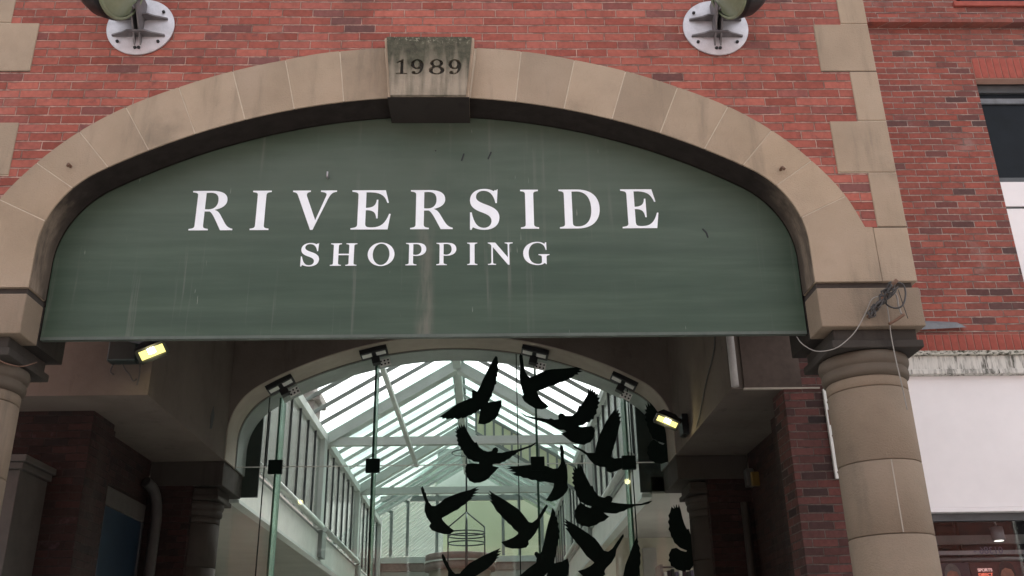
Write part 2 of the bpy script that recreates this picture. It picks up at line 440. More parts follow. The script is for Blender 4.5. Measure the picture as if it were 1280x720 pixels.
# ------------------------------------------------------------------ arch curves
def half_inner():
    p = [(4.65*math.sin(a), .96+4.65*math.cos(a)) for a in [R(29.8)*i/60 for i in range(61)]]
    p += [(1.968+.687*math.sin(a), 4.40+.687*math.cos(a)) for a in [R(29.8)+(R(90)-R(29.8))*i/40 for i in range(1, 41)]]
    p += [(HALF, 4.09)]
    return p
def catmull(P, k):
    Q = []
    for i in range(len(P)-1):
        a = Vector(P[max(i-1, 0)]); b = Vector(P[i]); c = Vector(P[i+1]); d = Vector(P[min(i+2, len(P)-1)])
        for j in range(k):
            t = j/k; Q.append(tuple(.5*((2*b)+(c-a)*t+(2*a-5*b+4*c-d)*t*t+(3*b-a-3*c+d)*t**3)))
    return Q+[tuple(P[-1])]
IN = half_inner()
OUT = catmull([(-.68, 6.01), (0, 6.055), (.68, 6.01), (1.08, 5.932), (1.46, 5.832), (1.84, 5.69), (2.2, 5.52), (2.5, 5.315), (2.76, 5.06), (2.955, 4.79), (3.065, 4.526)], 16)[16:]
class Path:
    def __init__(s, P):
        s.P = [Vector(p) for p in P]; s.L = [0]
        for a, b in zip(s.P, s.P[1:]): s.L.append(s.L[-1]+(b-a).length)
    def near(s, q):
        q = Vector(q); best = (9e9, 0)
        for i, (a, b) in enumerate(zip(s.P, s.P[1:])):
            d = b-a; t = max(0, min(1, (q-a).dot(d)/d.length_squared)); e = (a+d*t-q).length
            if e < best[0]: best = (e, s.L[i]+t*d.length)
        return best[1]
    def pt(s, l):
        for i in range(len(s.L)-1):
            if s.L[i+1] >= l or i == len(s.L)-2:
                t = (l-s.L[i])/(s.L[i+1]-s.L[i]); return s.P[i].lerp(s.P[i+1], t)
    def sub(s, a, b, n):
        return [tuple(s.pt(a+(b-a)*i/n)) for i in range(n+1)]
PI_, PO_ = Path(IN), Path(OUT)
def arch_open(half_list, z_low):        # closed outline of the opening, from left foot over to right foot
    h = [p for p in half_list]
    return [(XC-h[-1][0], z_low)] + [(XC-x, z) for x, z in h[::-1] if z > z_low+.001] + [(XC+x, z) for x, z in h[1:] if z > z_low+.001] + [(XC+h[-1][0], z_low)]

# ------------------------------------------------------------------ brick facade
fac = thing('brick_facade', 'red brick upper wall with pale corner quoins above the big stone arch', 'building wall', (XC, 6.3, 4))
XL, XR = XC-3.365, XC+3.365
top = 9.2
o_pts = [(XC-x, z) for x, z in OUT[::-1]] + [(XC+x, z) for x, z in OUT[1:]]
poly = [(XL-3.5, 4.53), (XL-3.5, top), (XR-.004, top), (XR-.004, 4.53), (XC+3.07, 4.53)] + [(x, z+.002) for x, z in o_pts[::-1]] + [(XC-3.07, 4.53)]
MB().prism(poly, 6.008, 6.66).build('brick_wall', 'red_brick', fac)
ZQ = [4.526+.4355*i for i in range(12)]
for sgn in (-1, 1):
    for i in range(10):
        z0, z1 = ZQ[i]+.004, ZQ[i+1]-.004
        w = .21 if i % 2 == 0 else .425
        a, b = sorted((XC+sgn*3.365, XC+sgn*(3.365-w)))
        MB().box(a, b, 6.0 + random.uniform(-.001, .002), 6.30, z0, z1).build('quoin', 'sandstone', fac, .007)
        MB().box(a-.004*(sgn > 0)*0, b, 6.0075, 6.02, z0-.006, z0-.0005).build('bed_joint', 'mortar' if i % 3 else 'shadow_joint', fac)
for i in range(7):       # left wall strip beyond the quoins
    pass

# porch ceiling and hidden side walls keep the porch dark
MB().box(XL, XR, 6.68, 12.2, 6.05, 6.15).build('porch_ceiling', 'plaster', fac)

for a, b in ((XL+.01, XL+.32), (XR-.32, XR-.01)):
    MB().box(a, b, 6.664, 8.44, 5.0, 6.045).build('side_wall', 'shaded_porch_brick', fac)
# ------------------------------------------------------------------ stone arch
arch = thing('stone_arch', 'wide sandstone basket arch with dated keystone framing the green sign', 'arch', (XC, 6.3, 4.1))
JO = [(.345, None), (.68, 6.01), (1.08, 5.932), (1.46, 5.832), (1.84, 5.69), (2.2, 5.52), (2.5, 5.315), (2.76, 5.06), (2.965, 4.77)]
JI = [(.296, None), (.63, 5.57), (.985, 5.505), (1.335, 5.42), (1.68, 5.30), (1.99, 5.16), (2.255, 5.02), (2.48, 4.86), (2.615, 4.6)]
G = .0042
for sgn in (-1, 1):
    for j in range(8):
        a_o = PO_.near((JO[j][0], 6.05)) if JO[j][1] is None else PO_.near(JO[j]); b_o = PO_.near(JO[j+1])
        a_i = PI_.near((JI[j][0], 5.6)) if JI[j][1] is None else PI_.near(JI[j]); b_i = PI_.near(JI[j+1])
        po = PO_.sub(a_o+G, b_o-G, 7); pi = PI_.sub(a_i+G, b_i-G, 7)
        pts = [(XC+sgn*x, z) for x, z in po] + [(XC+sgn*x, z) for x, z in pi[::-1]]
        dy = random.uniform(0, .0025)
        MB().prism(pts, 6.0+dy, 6.26).build('voussoir', 'sandstone', arch)
        a0 = [(XC+sgn*(x*.999+.0), z-.006) for x, z in PO_.sub(max(a_o-.001, 0), b_o+.001, 7)]
    # springer stones
    a_o = PO_.near(JO[8]); a_i = PI_.near(JI[8])
    po = PO_.sub(a_o+G, PO_.L[-1], 6); pi = PI_.sub(a_i+G, PI_.L[-1], 14)
    pts = [(XC+sgn*x, z) for x, z in po] + [(XC+sgn*3.118, 4.524), (XC+sgn*3.118, 4.112)] + [(XC+sgn*x, max(z, 4.112)) for x, z in pi[::-1]]
    MB().prism(pts, 6.0, 6.26).build('springer', 'sandstone', arch)
    a, b = sorted((XC+sgn*3.1215, XC+sgn*3.365))
    MB().box(a, b, 6.0, 6.66, 4.112, 4.522).build('springer', 'sandstone', arch, .006)
    a, b = sorted((XC+sgn*(HALF+.012), XC+sgn*3.33))
    MB().box(a, b, 6.03, 6.64, 4.055, 4.115).build('bed_joint', 'shadow_joint', arch)
    a, b = sorted((XC+sgn*HALF, XC+sgn*3.365))
    MB().box(a, b, 6.0, 6.262, 3.785, 4.066).build('impost', 'column_stone', arch, .008)
    MB().box(a, b, 6.264, 6.68, 3.786, 4.065).build('impost_rear', 'black_soffit', arch)  # rear half coloured near black for the shade behind the sign
# ring backing behind the faces: pale mortar shows in the joints, dark underside behind
ring = [(XC-x, z-.004) for x, z in PO_.sub(0, PO_.L[-1], 60)][::-1] + [(XC+x, z-.004) for x, z in PO_.sub(0, PO_.L[-1], 60)][1:]
inn = [(XC-x*1.0, z+.004) for x, z in PI_.sub(0, PI_.L[-1]-.02, 80)][::-1] + [(XC+x, z+.004) for x, z in PI_.sub(0, PI_.L[-1]-.02, 80)][1:]
inn = [((x-.004 if x < XC-2.2 else x+.004 if x > XC+2.2 else x), z) for x, z in inn]
MB().prism(ring + inn[::-1], 6.0036, 6.255).build('mortar_bed', 'mortar', arch)
# near-black lining of the underside, browner at the jambs
li = [(x, z) for x, z in PI_.sub(0, PI_.L[-1]-.025, 110)]
def off(P, d):
    Q = []
    for i, p in enumerate(P):
        a = Vector(P[max(i-1, 0)]); b = Vector(P[min(i+1, len(P)-1)]); t = (b-a).normalized(); nn = Vector((-t.y, t.x))
        Q.append((p[0]+nn.x*d, p[1]+nn.y*d))
    return Q
lo = off(li, -.0035); hi = off(li, .003)
lo[0] = (0, lo[0][1]); hi[0] = (0, hi[0][1])
full = [(XC-x, z) for x, z in lo[::-1]] + [(XC+x, z) for x, z in lo[1:]] + [(XC+x, z) for x, z in hi[::-1]] + [(XC-x, z) for x, z in hi[1:]]
MB().prism(full, 6.012, 6.263).build('dark_soffit', 'graded_dark', arch)
# inner half of the arch thickness
MB().prism([(XC-x, z) for x, z in OUT[::-1]] + [(XC+x, z) for x, z in OUT[1:]] + [(XC+x, z) for x, z in IN[::-1]] + [(XC-x, z) for x, z in IN[1:]], 6.31, 6.655).build('rear_ring', 'dark_stone', arch)
# keystone
KX = XC-.006
MB().prism([(KX-.335, 6.075), (KX+.335, 6.075), (KX+.293, 5.5545), (KX-.293, 5.5545)], 5.925, 6.262).build('keystone', 'sandstone', arch, .006)
key = [o for o in arch.children if o.name.startswith('keystone')][0]

# ------------------------------------------------------------------ letter outlines (cap height 1)
def bz(p0, p1, p2, p3, n=8):
    r = []
    for i in range(n+1):
        t = i/n; u = 1-t
        r.append((u**3*p0[0]+3*u*u*t*p1[0]+3*u*t*t*p2[0]+t**3*p3[0], u**3*p0[1]+3*u*u*t*p1[1]+3*u*t*t*p2[1]+t**3*p3[1]))
    return r
def ell(cx, cy, rx, ry, a0=0, a1=360, n=32):
    return [(cx+rx*math.cos(R(a0+(a1-a0)*i/n)), cy+ry*math.sin(R(a0+(a1-a0)*i/n))) for i in range(n + (1 if abs(a1-a0) < 359.9 else 0))]
TS = .032
def serif_br(x, s, h, y=0, d=1):   # right half of a foot serif from tip to stem side, going up when d=1
    return [(x+s, y), (x+s, y+d*TS)] + bz((x+s, y+d*TS), (x+s*.6, y+d*.045), (x+h, y+d*.05), (x+h, y+d*.12), 5)[1:]
def stem_right(x, h, s): return serif_br(x, s, h) + serif_br(x, s, h, 1, -1)[::-1]
def stem_left(x, h, s): return [(2*x-a, b) for a, b in stem_right(x, h, s)][::-1]
def gI(h=.108, s=.235): return [stem_right(s, h, s)+stem_left(s, h, s)]
def gH(h=.1, s=.22, w=1.06):
    x1 = s; x2 = w-s
    r1 = stem_right(x1, h, s); l2 = stem_left(x2, h, s)
    k = len(r1)//2; m = len(l2)//2
    return [r1[:k] + [(x1+h, .47), (x2-h, .47)] + [p for p in l2[m:]] [:0] + l2[:0] + l2[m:] + stem_right(x2, h, s) + l2[:m] + [(x2-h, .53), (x1+h, .53)] + r1[k:] + stem_left(x1, h, s)]
def gE():
    l = .15; r = .335
    p = [(0, 0), (.86, 0), (.92, .39), (.885, .395)] + bz((.885, .395), (.80, .14), (.70, .055), (.50, .05))[1:] + bz((.50, .05), (.40, .05), (r, .05), (r, .14), 4)[1:]
    p += [(r, .49)] + bz((r, .49), (.50, .49), (.57, .45), (.585, .28))[1:] + [(.62, .28), (.62, .755), (.585, .755)] + bz((.585, .755), (.57, .60), (.50, .55), (r, .545))[1:]
    p += [(r, .95)] + bz((r, .95), (.65, .955), (.76, .90), (.835, .675))[1:] + [(.87, .68), (.79, 1), (0, 1), (0, 1-TS)]
    p += bz((0, 1-TS), (.09, .955), (l, .95), (l, .88), 5)[1:] + bz((l, .12), (l, .05), (.09, .045), (0, TS), 5)
    return [p]
def gR():
    l = .13; r = .325; s = .0
    o = [(0, 0), (.45, 0), (.45, TS)] + bz((.45, TS), (.37, .045), (r, .05), (r, .12), 5)[1:] + [(r, .475)] + [(.44, .475)]
    o += bz((.44, .475), (.52, .44), (.60, .25), (.735, 0), 8)[1:] + [(1.02, 0), (1.02, TS)] + bz((1.02, TS), (.88, .06), (.84, .16), (.74, .33), 8)[1:] + bz((.74, .33), (.68, .44), (.64, .49), (.55, .515), 5)[1:]
    o += bz((.55, .515), (.74, .55), (.835, .64), (.835, .76), 8)[1:] + bz((.835, .76), (.835, .92), (.70, 1), (.46, 1), 8)[1:] + [(0, 1), (0, 1-TS)]
    o += bz((0, 1-TS), (.09, .955), (l, .95), (l, .88), 5)[1:] + bz((l, .12), (l, .05), (.09, .045), (0, TS), 5)
    i = [(r, .53), (.38, .525)] + bz((.42, .525), (.56, .53), (.625, .62), (.625, .75), 8) + bz((.625, .75), (.625, .89), (.56, .955), (.42, .955), 8)[1:] + [(r, .95)]
    return [o, i]
def gP():
    l = .13; r = .30
    o = [(0, 0), (.44, 0), (.44, TS)] + bz((.44, TS), (.36, .045), (r, .05), (r, .12), 5)[1:] + [(r, .43)]
    o += bz((r, .43), (.40, .415), (.44, .415), (.47, .418), 4)[1:] + bz((.47, .418), (.72, .44), (.83, .57), (.83, .72), 8)[1:] + bz((.83, .72), (.83, .90), (.70, 1), (.46, 1), 8)[1:] + [(0, 1), (0, 1-TS)]
    o += bz((0, 1-TS), (.09, .955), (l, .95), (l, .88), 5)[1:] + bz((l, .12), (l, .05), (.09, .045), (0, TS), 5)
    i = [(r, .475), (.36, .465)] + bz((.40, .46), (.56, .47), (.635, .57), (.635, .71), 8) + bz((.635, .71), (.635, .87), (.55, .952), (.42, .952), 8)[1:] + [(r, .95)]
    return [o, i]
def gD():
    l = .13; r = .325
    o = [(0, 0), (.44, 0)] + bz((.44, 0), (.80, .0), (1.01, .2), (1.01, .51), 12)[1:] + bz((1.01, .51), (1.01, .82), (.82, 1), (.46, 1), 12)[1:] + [(0, 1), (0, 1-TS)]
    o += bz((0, 1-TS), (.09, .955), (l, .95), (l, .88), 5)[1:] + bz((l, .12), (l, .05), (.09, .045), (0, TS), 5)
    i = bz((r, .13), (r, .06), (.38, .048), (.45, .048), 5) + bz((.45, .048), (.68, .05), (.80, .22), (.80, .50), 12)[1:] + bz((.80, .50), (.80, .80), (.67, .952), (.45, .952), 12)[1:] + [(r, .95)]
    return [o, i]
def gV():
    return [[(0, 1), (0, 1-TS)] + bz((0, 1-TS), (.08, .955), (.10, .94), (.13, .87), 5)[1:] + [(.475, 0), (.535, 0), (.87, .80)] + bz((.87, .80), (.93, .93), (.97, .955), (1.07, 1-TS), 6)[1:] + [(1.07, 1), (.68, 1), (.68, 1-TS)]
            + bz((.68, 1-TS), (.78, .955), (.845, .94), (.815, .86), 6)[1:] + [(.585, .24), (.345, .86)] + bz((.345, .86), (.325, .93), (.36, .955), (.43, 1-TS), 6)[1:] + [(.43, 1)]]
def gS():
    o = [(.62, .98), (.60, 1.0)] + bz((.57, .965), (.48, 1.02), (.40, 1.025), (.34, 1.025), 5) + bz((.34, 1.025), (.14, 1.025), (.01, .90), (.01, .73), 8)[1:]
    o += bz((.01, .73), (.01, .52), (.20, .46), (.34, .40), 8)[1:] + bz((.34, .40), (.46, .345), (.51, .29), (.51, .20), 6)[1:] + bz((.51, .20), (.51, .09), (.43, .025), (.33, .025), 6)[1:]
    o += bz((.33, .025), (.20, .025), (.10, .13), (.05, .42), 8)[1:] + [(.01, .42), (.01, -.02), (.045, -.02), (.075, .045)]
    o += bz((.075, .045), (.16, 0), (.24, -.022), (.34, -.022), 5)[1:] + bz((.34, -.022), (.56, -.022), (.695, .10), (.695, .29), 8)[1:]
    o += bz((.695, .29), (.695, .47), (.56, .55), (.38, .62), 8)[1:] + bz((.38, .62), (.23, .68), (.15, .73), (.15, .82), 6)[1:] + bz((.15, .82), (.15, .92), (.23, .98), (.33, .98), 6)[1:] + bz((.33, .98), (.48, .98), (.57, .86), (.605, .66), 7)[1:] + [(.64, .66), (.66, 1.02)]
    return [o]
def gO(): return [ell(.55, .5, .55, .525, n=48), ell(.55, .5, .345, .48, n=48)]
def gN(h=.05):
    w = 1.12
    return [[(0, 0), (.36, 0), (.36, TS)] + bz((.36, TS), (.26, .045), (.225, .05), (.225, .12), 4)[1:] + [(.225, .80), (.90, 0), (.965, 0), (.965, .88)] + bz((.965, .88), (.965, .95), (1.0, .955), (w, 1-TS), 4)[1:] + [(w, 1), (.76, 1), (.76, 1-TS)]
            + bz((.76, 1-TS), (.86, .955), (.895, .95), (.895, .88), 4)[1:] + [(.895, .33), (.33, 1), (0, 1), (0, 1-TS)] + bz((0, 1-TS), (.09, .955), (.155, .92), (.155, .84), 4)[1:] + bz((.155, .12), (.155, .05), (.10, .045), (0, TS), 4)]
def gG():
    o = bz((.93, .66), (.90, .86), (.78, .978), (.60, .978), 8) + bz((.60, .978), (.36, .978), (.225, .78), (.225, .5), 10)[1:] + bz((.225, .5), (.225, .2), (.36, .022), (.60, .022), 10)[1:]
    o += bz((.60, .022), (.70, .022), (.765, .05), (.765, .14), 5)[1:] + [(.765, .33)] + bz((.765, .33), (.765, .40), (.73, .41), (.63, .43), 4)[1:] + [(.63, .46), (1.08, .46), (1.08, .43)] + bz((1.08, .43), (.99, .41), (.955, .40), (.955, .33), 4)[1:] + [(.955, .02), (.92, .02), (.885, .08)]
    o += bz((.885, .08), (.80, .0), (.70, -.022), (.59, -.022), 5)[1:] + bz((.59, -.022), (.24, -.022), (.0, .19), (.0, .5), 10)[1:] + bz((.0, .5), (.0, .81), (.26, 1.022), (.58, 1.022), 10)[1:] + bz((.58, 1.022), (.72, 1.022), (.82, .98), (.88, .925), 5)[1:] + [(.92, 1.0), (.96, 1.0), (.965, .66)]
    return [o]
GL = {'R': gR, 'I': gI, 'V': gV, 'E': gE, 'S': gS, 'D': gD, 'H': gH, 'O': gO, 'P': gP, 'N': gN, 'G': gG}
def d1(): return [[(.0, 0), (1, 0), (1, .07), (.66, .09), (.66, 1), (.52, 1), (.05, .80), (.05, .74), (.38, .80), (.38, .09), (0, .07)]]
def d8(): return [ell(.5, .74, .40, .27, 225+5, -45-5, 24) [::1] + ell(.5, .26, .48, .29, 48, -228, 28), ell(.5, .745, .19, .18, n=24), ell(.5, .255, .235, .20, n=24)]
def d9():
    o = ell(.48, .67, .46, .34, 0, 250, 22) + ell(.48, .67, .46, .34, 250, 300, 5)[1:] + bz((.69, .36), (.66, .18), (.56, .08), (.40, .07), 6) + [(.36, .16), (.27, .23), (.14, .20), (.08, .11)] + bz((.10, .05), (.22, -.02), (.36, -.02), (.46, -.01), 5) + bz((.46, -.01), (.80, .04), (.97, .32), (.94, .67), 8)[1:-1]
    return [o, ell(.46, .68, .19, .235, n=24)]

# carved date plate
def place(cs, x, z, w, h, W): return [[(x+p[0]/W*w, z+p[1]*h) for p in c] for c in cs]
YK = 5.895
def kx(u, v): return at(u, v, YK)
zb = kx(535, 92.5).z; zt = kx(535, 74).z
cts = [[(KX-.316, 6.062), (KX+.316, 6.062), (KX+.274, 5.553), (KX-.274, 5.553)][::-1]]
for u0, u1, fn in ((495, 509, d1), (513, 530.5, d9), (535.5, 556, d8), (560, 577.5, d9)):
    x0, x1 = kx(u0, 84).x, kx(u1, 84).x
    cts += place(fn(), x0, zb, x1-x0, zt-zb, 1)
shape('carved_date', cts, YK, 5.9235, 'stained_keystone', key)
MB().box(KX-.24, KX+.24, 5.9212, 5.9248, zb-.02, zt+.02).build('numeral_recess', 'carved_shadow', key)
MB().box(KX-.296, KX+.296, 5.9245, 6.261, 5.545, 5.5535).build('dark_underside', 'black_soffit', key)  # near-black cap under the keystone

# ------------------------------------------------------------------ shop sign
YS = 6.268
sign = thing('shop_sign', 'green arched sign reading RIVERSIDE SHOPPING in white serif capitals', 'sign', (XC, YS, 3.86))
zsb = 3.850
pts = [(XC-HALF+.012, zsb)] + [(XC-x+.008, z-.008) for x, z in IN[::-1] if z > 4.1] + [(XC+x-.008, z-.008) for x, z in IN[1:] if z > 4.1] + [(XC+HALF-.012, zsb)]
MB().prism(pts, YS, YS+.032).build('sign_panel', 'sign_green', sign)
MB().box(XC-HALF+.014, XC+HALF-.014, YS-.006, YS+.036, zsb-.022, zsb-.001).build('bottom_trim', 'sign_trim', sign)
for u, v, du, dv in ((580, 192, -3, 9), (614, 190, -4, 9), (544, 188, 1, 1), (878, 286, 5, 5), (883, 291, 2, 6)):
    p, q_ = at(u, v, YS-.001), at(u+du, v+dv, YS-.001)
    MB().beam((p.x, YS-.001, p.z), (q_.x, YS-.001, q_.z), .004, .011, (1, 0, 0)).build('scuff_mark', 'dark_metal', sign)
def word(chars, spans, vt, vb, wts):
    for ch, (u0, u1) in zip(chars, spans):
        pass
Ys = YS-.004
def line(chars, spans, vtop, vbot, slope):
    ub = (spans[0][0]+spans[-1][1])/2
    z0 = at(ub, vbot, Ys).z; z1 = at(ub, vtop, Ys).z
    for ch, (a, b) in zip(chars, spans):
        x0 = at(a, vbot + (a-ub)*slope, Ys).x; x1 = at(b, vbot + (b-ub)*slope, Ys).x
        cs = GL[ch]()
        W = max(p[0] for c in cs for p in c); m0 = min(p[0] for c in cs for p in c)
        cs = [[((p[0]-m0)/(W-m0)*(x1-x0)+x0, z0+p[1]*(z1-z0)) for p in c] for c in cs]
        shape('letter', cs, Ys, YS-.0005, 'white_vinyl', sign)
line('RIVERSIDE', [(235.4, 290.1), (311.8, 335.4), (362.6, 418.4), (438, 487.6), (512.5, 565.8), (587.5, 624.5), (651.2, 673.9), (700, 751), (778.4, 824.6)], 237.6, 286.4, -.006)
line('SHOPPING', [(375.2, 398.2), (412.2, 445.4), (459, 492.6), (506.8, 532.5), (545.3, 570.3), (584, 596.7), (610, 641.3), (654.3, 687.3)], 303.6, 331.4, -.006)

# ------------------------------------------------------------------ columns
def column(name, cx, cy, label, mat='column_stone', dark='dark_stone', cap='capital_stone'):
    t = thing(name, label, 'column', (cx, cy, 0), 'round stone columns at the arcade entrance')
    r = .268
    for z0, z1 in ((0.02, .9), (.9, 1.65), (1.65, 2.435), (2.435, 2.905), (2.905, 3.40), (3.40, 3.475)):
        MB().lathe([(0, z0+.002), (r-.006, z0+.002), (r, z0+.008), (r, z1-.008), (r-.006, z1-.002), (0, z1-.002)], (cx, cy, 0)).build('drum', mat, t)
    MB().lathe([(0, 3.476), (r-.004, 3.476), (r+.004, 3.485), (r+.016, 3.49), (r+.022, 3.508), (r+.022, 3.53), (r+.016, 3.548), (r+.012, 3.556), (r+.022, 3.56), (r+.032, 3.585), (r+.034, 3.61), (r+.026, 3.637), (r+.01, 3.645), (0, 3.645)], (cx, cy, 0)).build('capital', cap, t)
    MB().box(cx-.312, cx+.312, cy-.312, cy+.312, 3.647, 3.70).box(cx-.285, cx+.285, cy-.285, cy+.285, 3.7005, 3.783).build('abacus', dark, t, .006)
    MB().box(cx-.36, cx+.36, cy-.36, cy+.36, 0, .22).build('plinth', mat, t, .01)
    return t
cy0 = 6.345
colR = column('stone_column', XC+3.03, cy0, 'round buff sandstone column on the right with cables hanging beside its capital')
dup(colR, (-6.06, 0, 0), 'round sandstone column cut off by the left edge of the picture')
dk = column('stone_column', XC-3.02, 11.62, 'dark round column at the back of the porch by the blue window', 'dark_stone', 'dark_stone', 'dark_stone')
dup(dk, (6.125, 0, 0), 'dark round column at the back of the porch behind the right floodlight')
# thin pale vertical joint on the right column drum
for o in [c for c in colR.children if c.name.startswith('drum')][3:4]:
    a = at(1112, 578, 6.11); b = at(1127, 665, 6.11)
    cx = XC+3.03; dx_ = a.x-cx; yy = cy0-math.sqrt(max(.268**2-dx_**2, 0))
    MB().box(a.x-.004, a.x+.004, yy-.0015, yy+.01, 2.44, 2.90).build('mortar_joint', 'cream_trim', o)

# ------------------------------------------------------------------ wall floodlights on round plates
def plate_lamp(cx, sgn, label):
    cz = 6.225
    t = thing('wall_lamp', label, 'wall lamp', (cx, 6.0, cz), 'round floodlights on disc plates above the arch')
    pr = [(0, 0), (.245, 0), (.252, .004), (.252, .014), (.247, .018), (0, .018)]
    MB().lathe(pr, (cx, 6.006, cz), (0, -1, 0), 56).build('base_plate', 'galvanised', t)
    # two wing gussets (horizontal, tapering to the sides), one vertical blade
    for zz, w in ((cz+.055, .20), (cz-.095, .195)):
        m = MB(); y0 = 5.988
        prof = [(-w, 0), (w, 0), (w, -.018), (w*.55, -.05), (w*.35, -.075), (-w*.35, -.075), (-w*.55, -.05), (-w, -.018)]
        m.hexa([(cx+x, y0+y, zz) for x, y in prof], [(cx+x, y0+y, zz+.012) for x, y in prof]).build('gusset', 'gusset_steel', t)
    for s2 in (-.022, .022):
        m = MB(); x = cx + s2
        prof = [(5.988, cz-.17), (5.988, cz+.2), (5.86, cz+.2), (5.80, cz+.05), (5.93, cz-.09)]
        m.hexa([(x-.006, a, b) for a, b in prof], [(x+.006, a, b) for a, b in prof]).build('bracket_blade', 'gusset_steel', t)
    for dx, dz in ((-.15, -.14), (.15, -.14), (-.16, .13), (.16, .13), (-.014, -.195), (.014, -.195)):
        MB().lathe([(0, 0), (.012, 0), (.012, .012), (0, .014)], (cx+dx, 5.988, cz+dz), (0, -1, 0), 10).build('bolt', 'dark_metal', t)
    # drum-shaped lamp turned in towards the sign
    ax = Vector((-sgn*.93, -.10, -.36)).normalized()
    c = at(152 if sgn < 0 else 909, -21, 5.62)
    c = c - ax*.02
    MB().lathe([(0, -.22), (.14, -.22), (.235, -.18), (.268, -.11), (.272, -.02), (.272, .0), (.25, .02)], c, ax, 48).build('lamp_body', 'dark_metal', t)
    MB().lathe([(.25, .02), (.262, .02), (.264, .035), (.25, .045), (.238, .04)], c, ax, 48).build('lamp_rim', 'lamp_lens', t)
    MB().lathe([(.24, .028), (.16, .05), (0, .062)], c, ax, 48).build('lens', 'lamp_lens', t)
    MB().beam((cx, 5.84, cz+.05), c-ax*.14, .05, .05).build('arm', 'gusset_steel', t, .006)
    return t
plate_lamp(-2.562, -1, 'round floodlight on a grey disc plate at top left of the brick wall')
plate_lamp(1.796, 1, 'round floodlight on a grey disc plate at top right of the brick wall')

# small hooks
for u, v, lab in ((88, 208, 'small rusty hook fixed in the left curve of the stone arch'), (976, 212, 'small rusty hook fixed in the right curve of the stone arch')):
    p = at(u, v, 5.995)
    o = MB().tube([p+Vector((0, .005, 0)), p+Vector((0, -.03, .0)), p+Vector((.004, -.045, -.012)), p+Vector((.008, -.05, -.026))], .011, 8).build('wall_hook', 'rust'); tag(o, lab, 'hook', 'small hooks in the arch stones')
p = at(410, 222, YS-.002)
o = MB().tube([p+Vector((0, .001, 0)), p+Vector((0, -.03, -.004)), p+Vector((0, -.034, .03))], .007, 8).build('sign_hook', 'galvanised'); tag(o, 'tiny metal clip sticking out of the sign above the letter V', 'hook')

# ------------------------------------------------------------------ porch: bulkheads, inner wall
ZSO = 4.08
def bulk(x_in, x_out, label, y0):
    t = thing('plaster_bulkhead', label, 'bulkhead', ((x_in+x_out)/2, 9.5, ZSO), 'plaster bulkheads of the porch')
    a, b = sorted((x_in, x_out))
    MB().box(a, b, y0, 11.2, ZSO, 6.05).build('plaster_box', 'plaster', t)
    return t
bL = bulk(XC-HALF, -6.5, 'plain plaster bulkhead on the left of the porch behind the left floodlight', 8.47)
bR = bulk(XC+HALF, 2.79, 'plaster bulkhead on the right of the porch with a pale pipe on its corner', 8.47)
p0 = at(924, 425, 8.45); p1 = at(1003, 486, 8.45)
MB().box(p0.x, p1.x, 8.448, 8.469, ZSO, 5.4).build('front_panel', 'plaster_panel', bR)
MB().box(p0.x-.01, p1.x+.16, 8.44, 8.475, ZSO-.012, ZSO+.003).build('edge_bead', 'cream_trim', bR)
MB().box(p1.x+.002, p1.x+.05, 8.455, 8.469, ZSO+.004, 5.4).build('corner_strip', 'cream_trim', bR)
t = thing('soffit_board', 'dim plaster soffit over the right side passage of the porch', 'soffit', (3, 9.8, ZSO))
MB().box(2.792, 6.6, 8.80, 11.2, ZSO, ZSO+.2).build('board', 'plaster', t)
o = MB().tube([(2.305, 8.42, ZSO+.01), (2.305, 8.42, 4.9), (2.29, 8.42, 5.5)], .036, 14, 2).build('corner_pipe', 'pipe_grey'); tag(o, 'pale vertical pipe below the right end of the sign', 'pipe')
pth = [at(895, 405, 8.8), Vector((2.262, 8.85, 4.62)), Vector((2.262, 9.3, 4.42)), Vector((2.262, 9.75, 4.18)), Vector((2.262, 9.95, 4.10))]
pth[0] = Vector((2.262, 8.75, 4.95))
o = MB().tube(pth, .007, 6).build('wall_cable', 'cable_dark'); tag(o, 'thin dark cable sagging down the right plaster bulkhead', 'cable')

h = at(263, 540, 9.9); hz = Vector((XC-HALF, 10.55, 4.42))
MB().hexa([(XC-HALF-.002, 10.50, 4.28), (XC-HALF-.002, 10.58, 4.30), (XC-HALF-.002, 10.62, 4.46), (XC-HALF-.002, 10.56, 4.55), (XC-HALF-.002, 10.49, 4.44)], [(XC-HALF+.003, 10.50, 4.28), (XC-HALF+.003, 10.58, 4.30), (XC-HALF+.003, 10.62, 4.46), (XC-HALF+.003, 10.56, 4.55), (XC-HALF+.003, 10.49, 4.44)]).build('broken_patch', 'shop_dark', bL)
iw = thing('inner_arch_wall', 'plaster wall with a wide arched opening holding the glass screen', 'wall', (XC, 11.7, 0))
o_in = [(XC-x, z) for x, z in IN[::-1]] + [(XC+x, z) for x, z in IN[1:]]
def wall_poly(z0, zt, x0, x1): return [(x0, z0), (x0, zt), (x1, zt), (x1, z0), (XC+HALF, z0)] + [(x, z) for x, z in o_in[::-1]] + [(XC-HALF, z0)]
MB().prism(wall_poly(4.082, 8.8, -6.5, 6.6), 11.2, 12.2).build('arch_wall', 'plaster', iw)
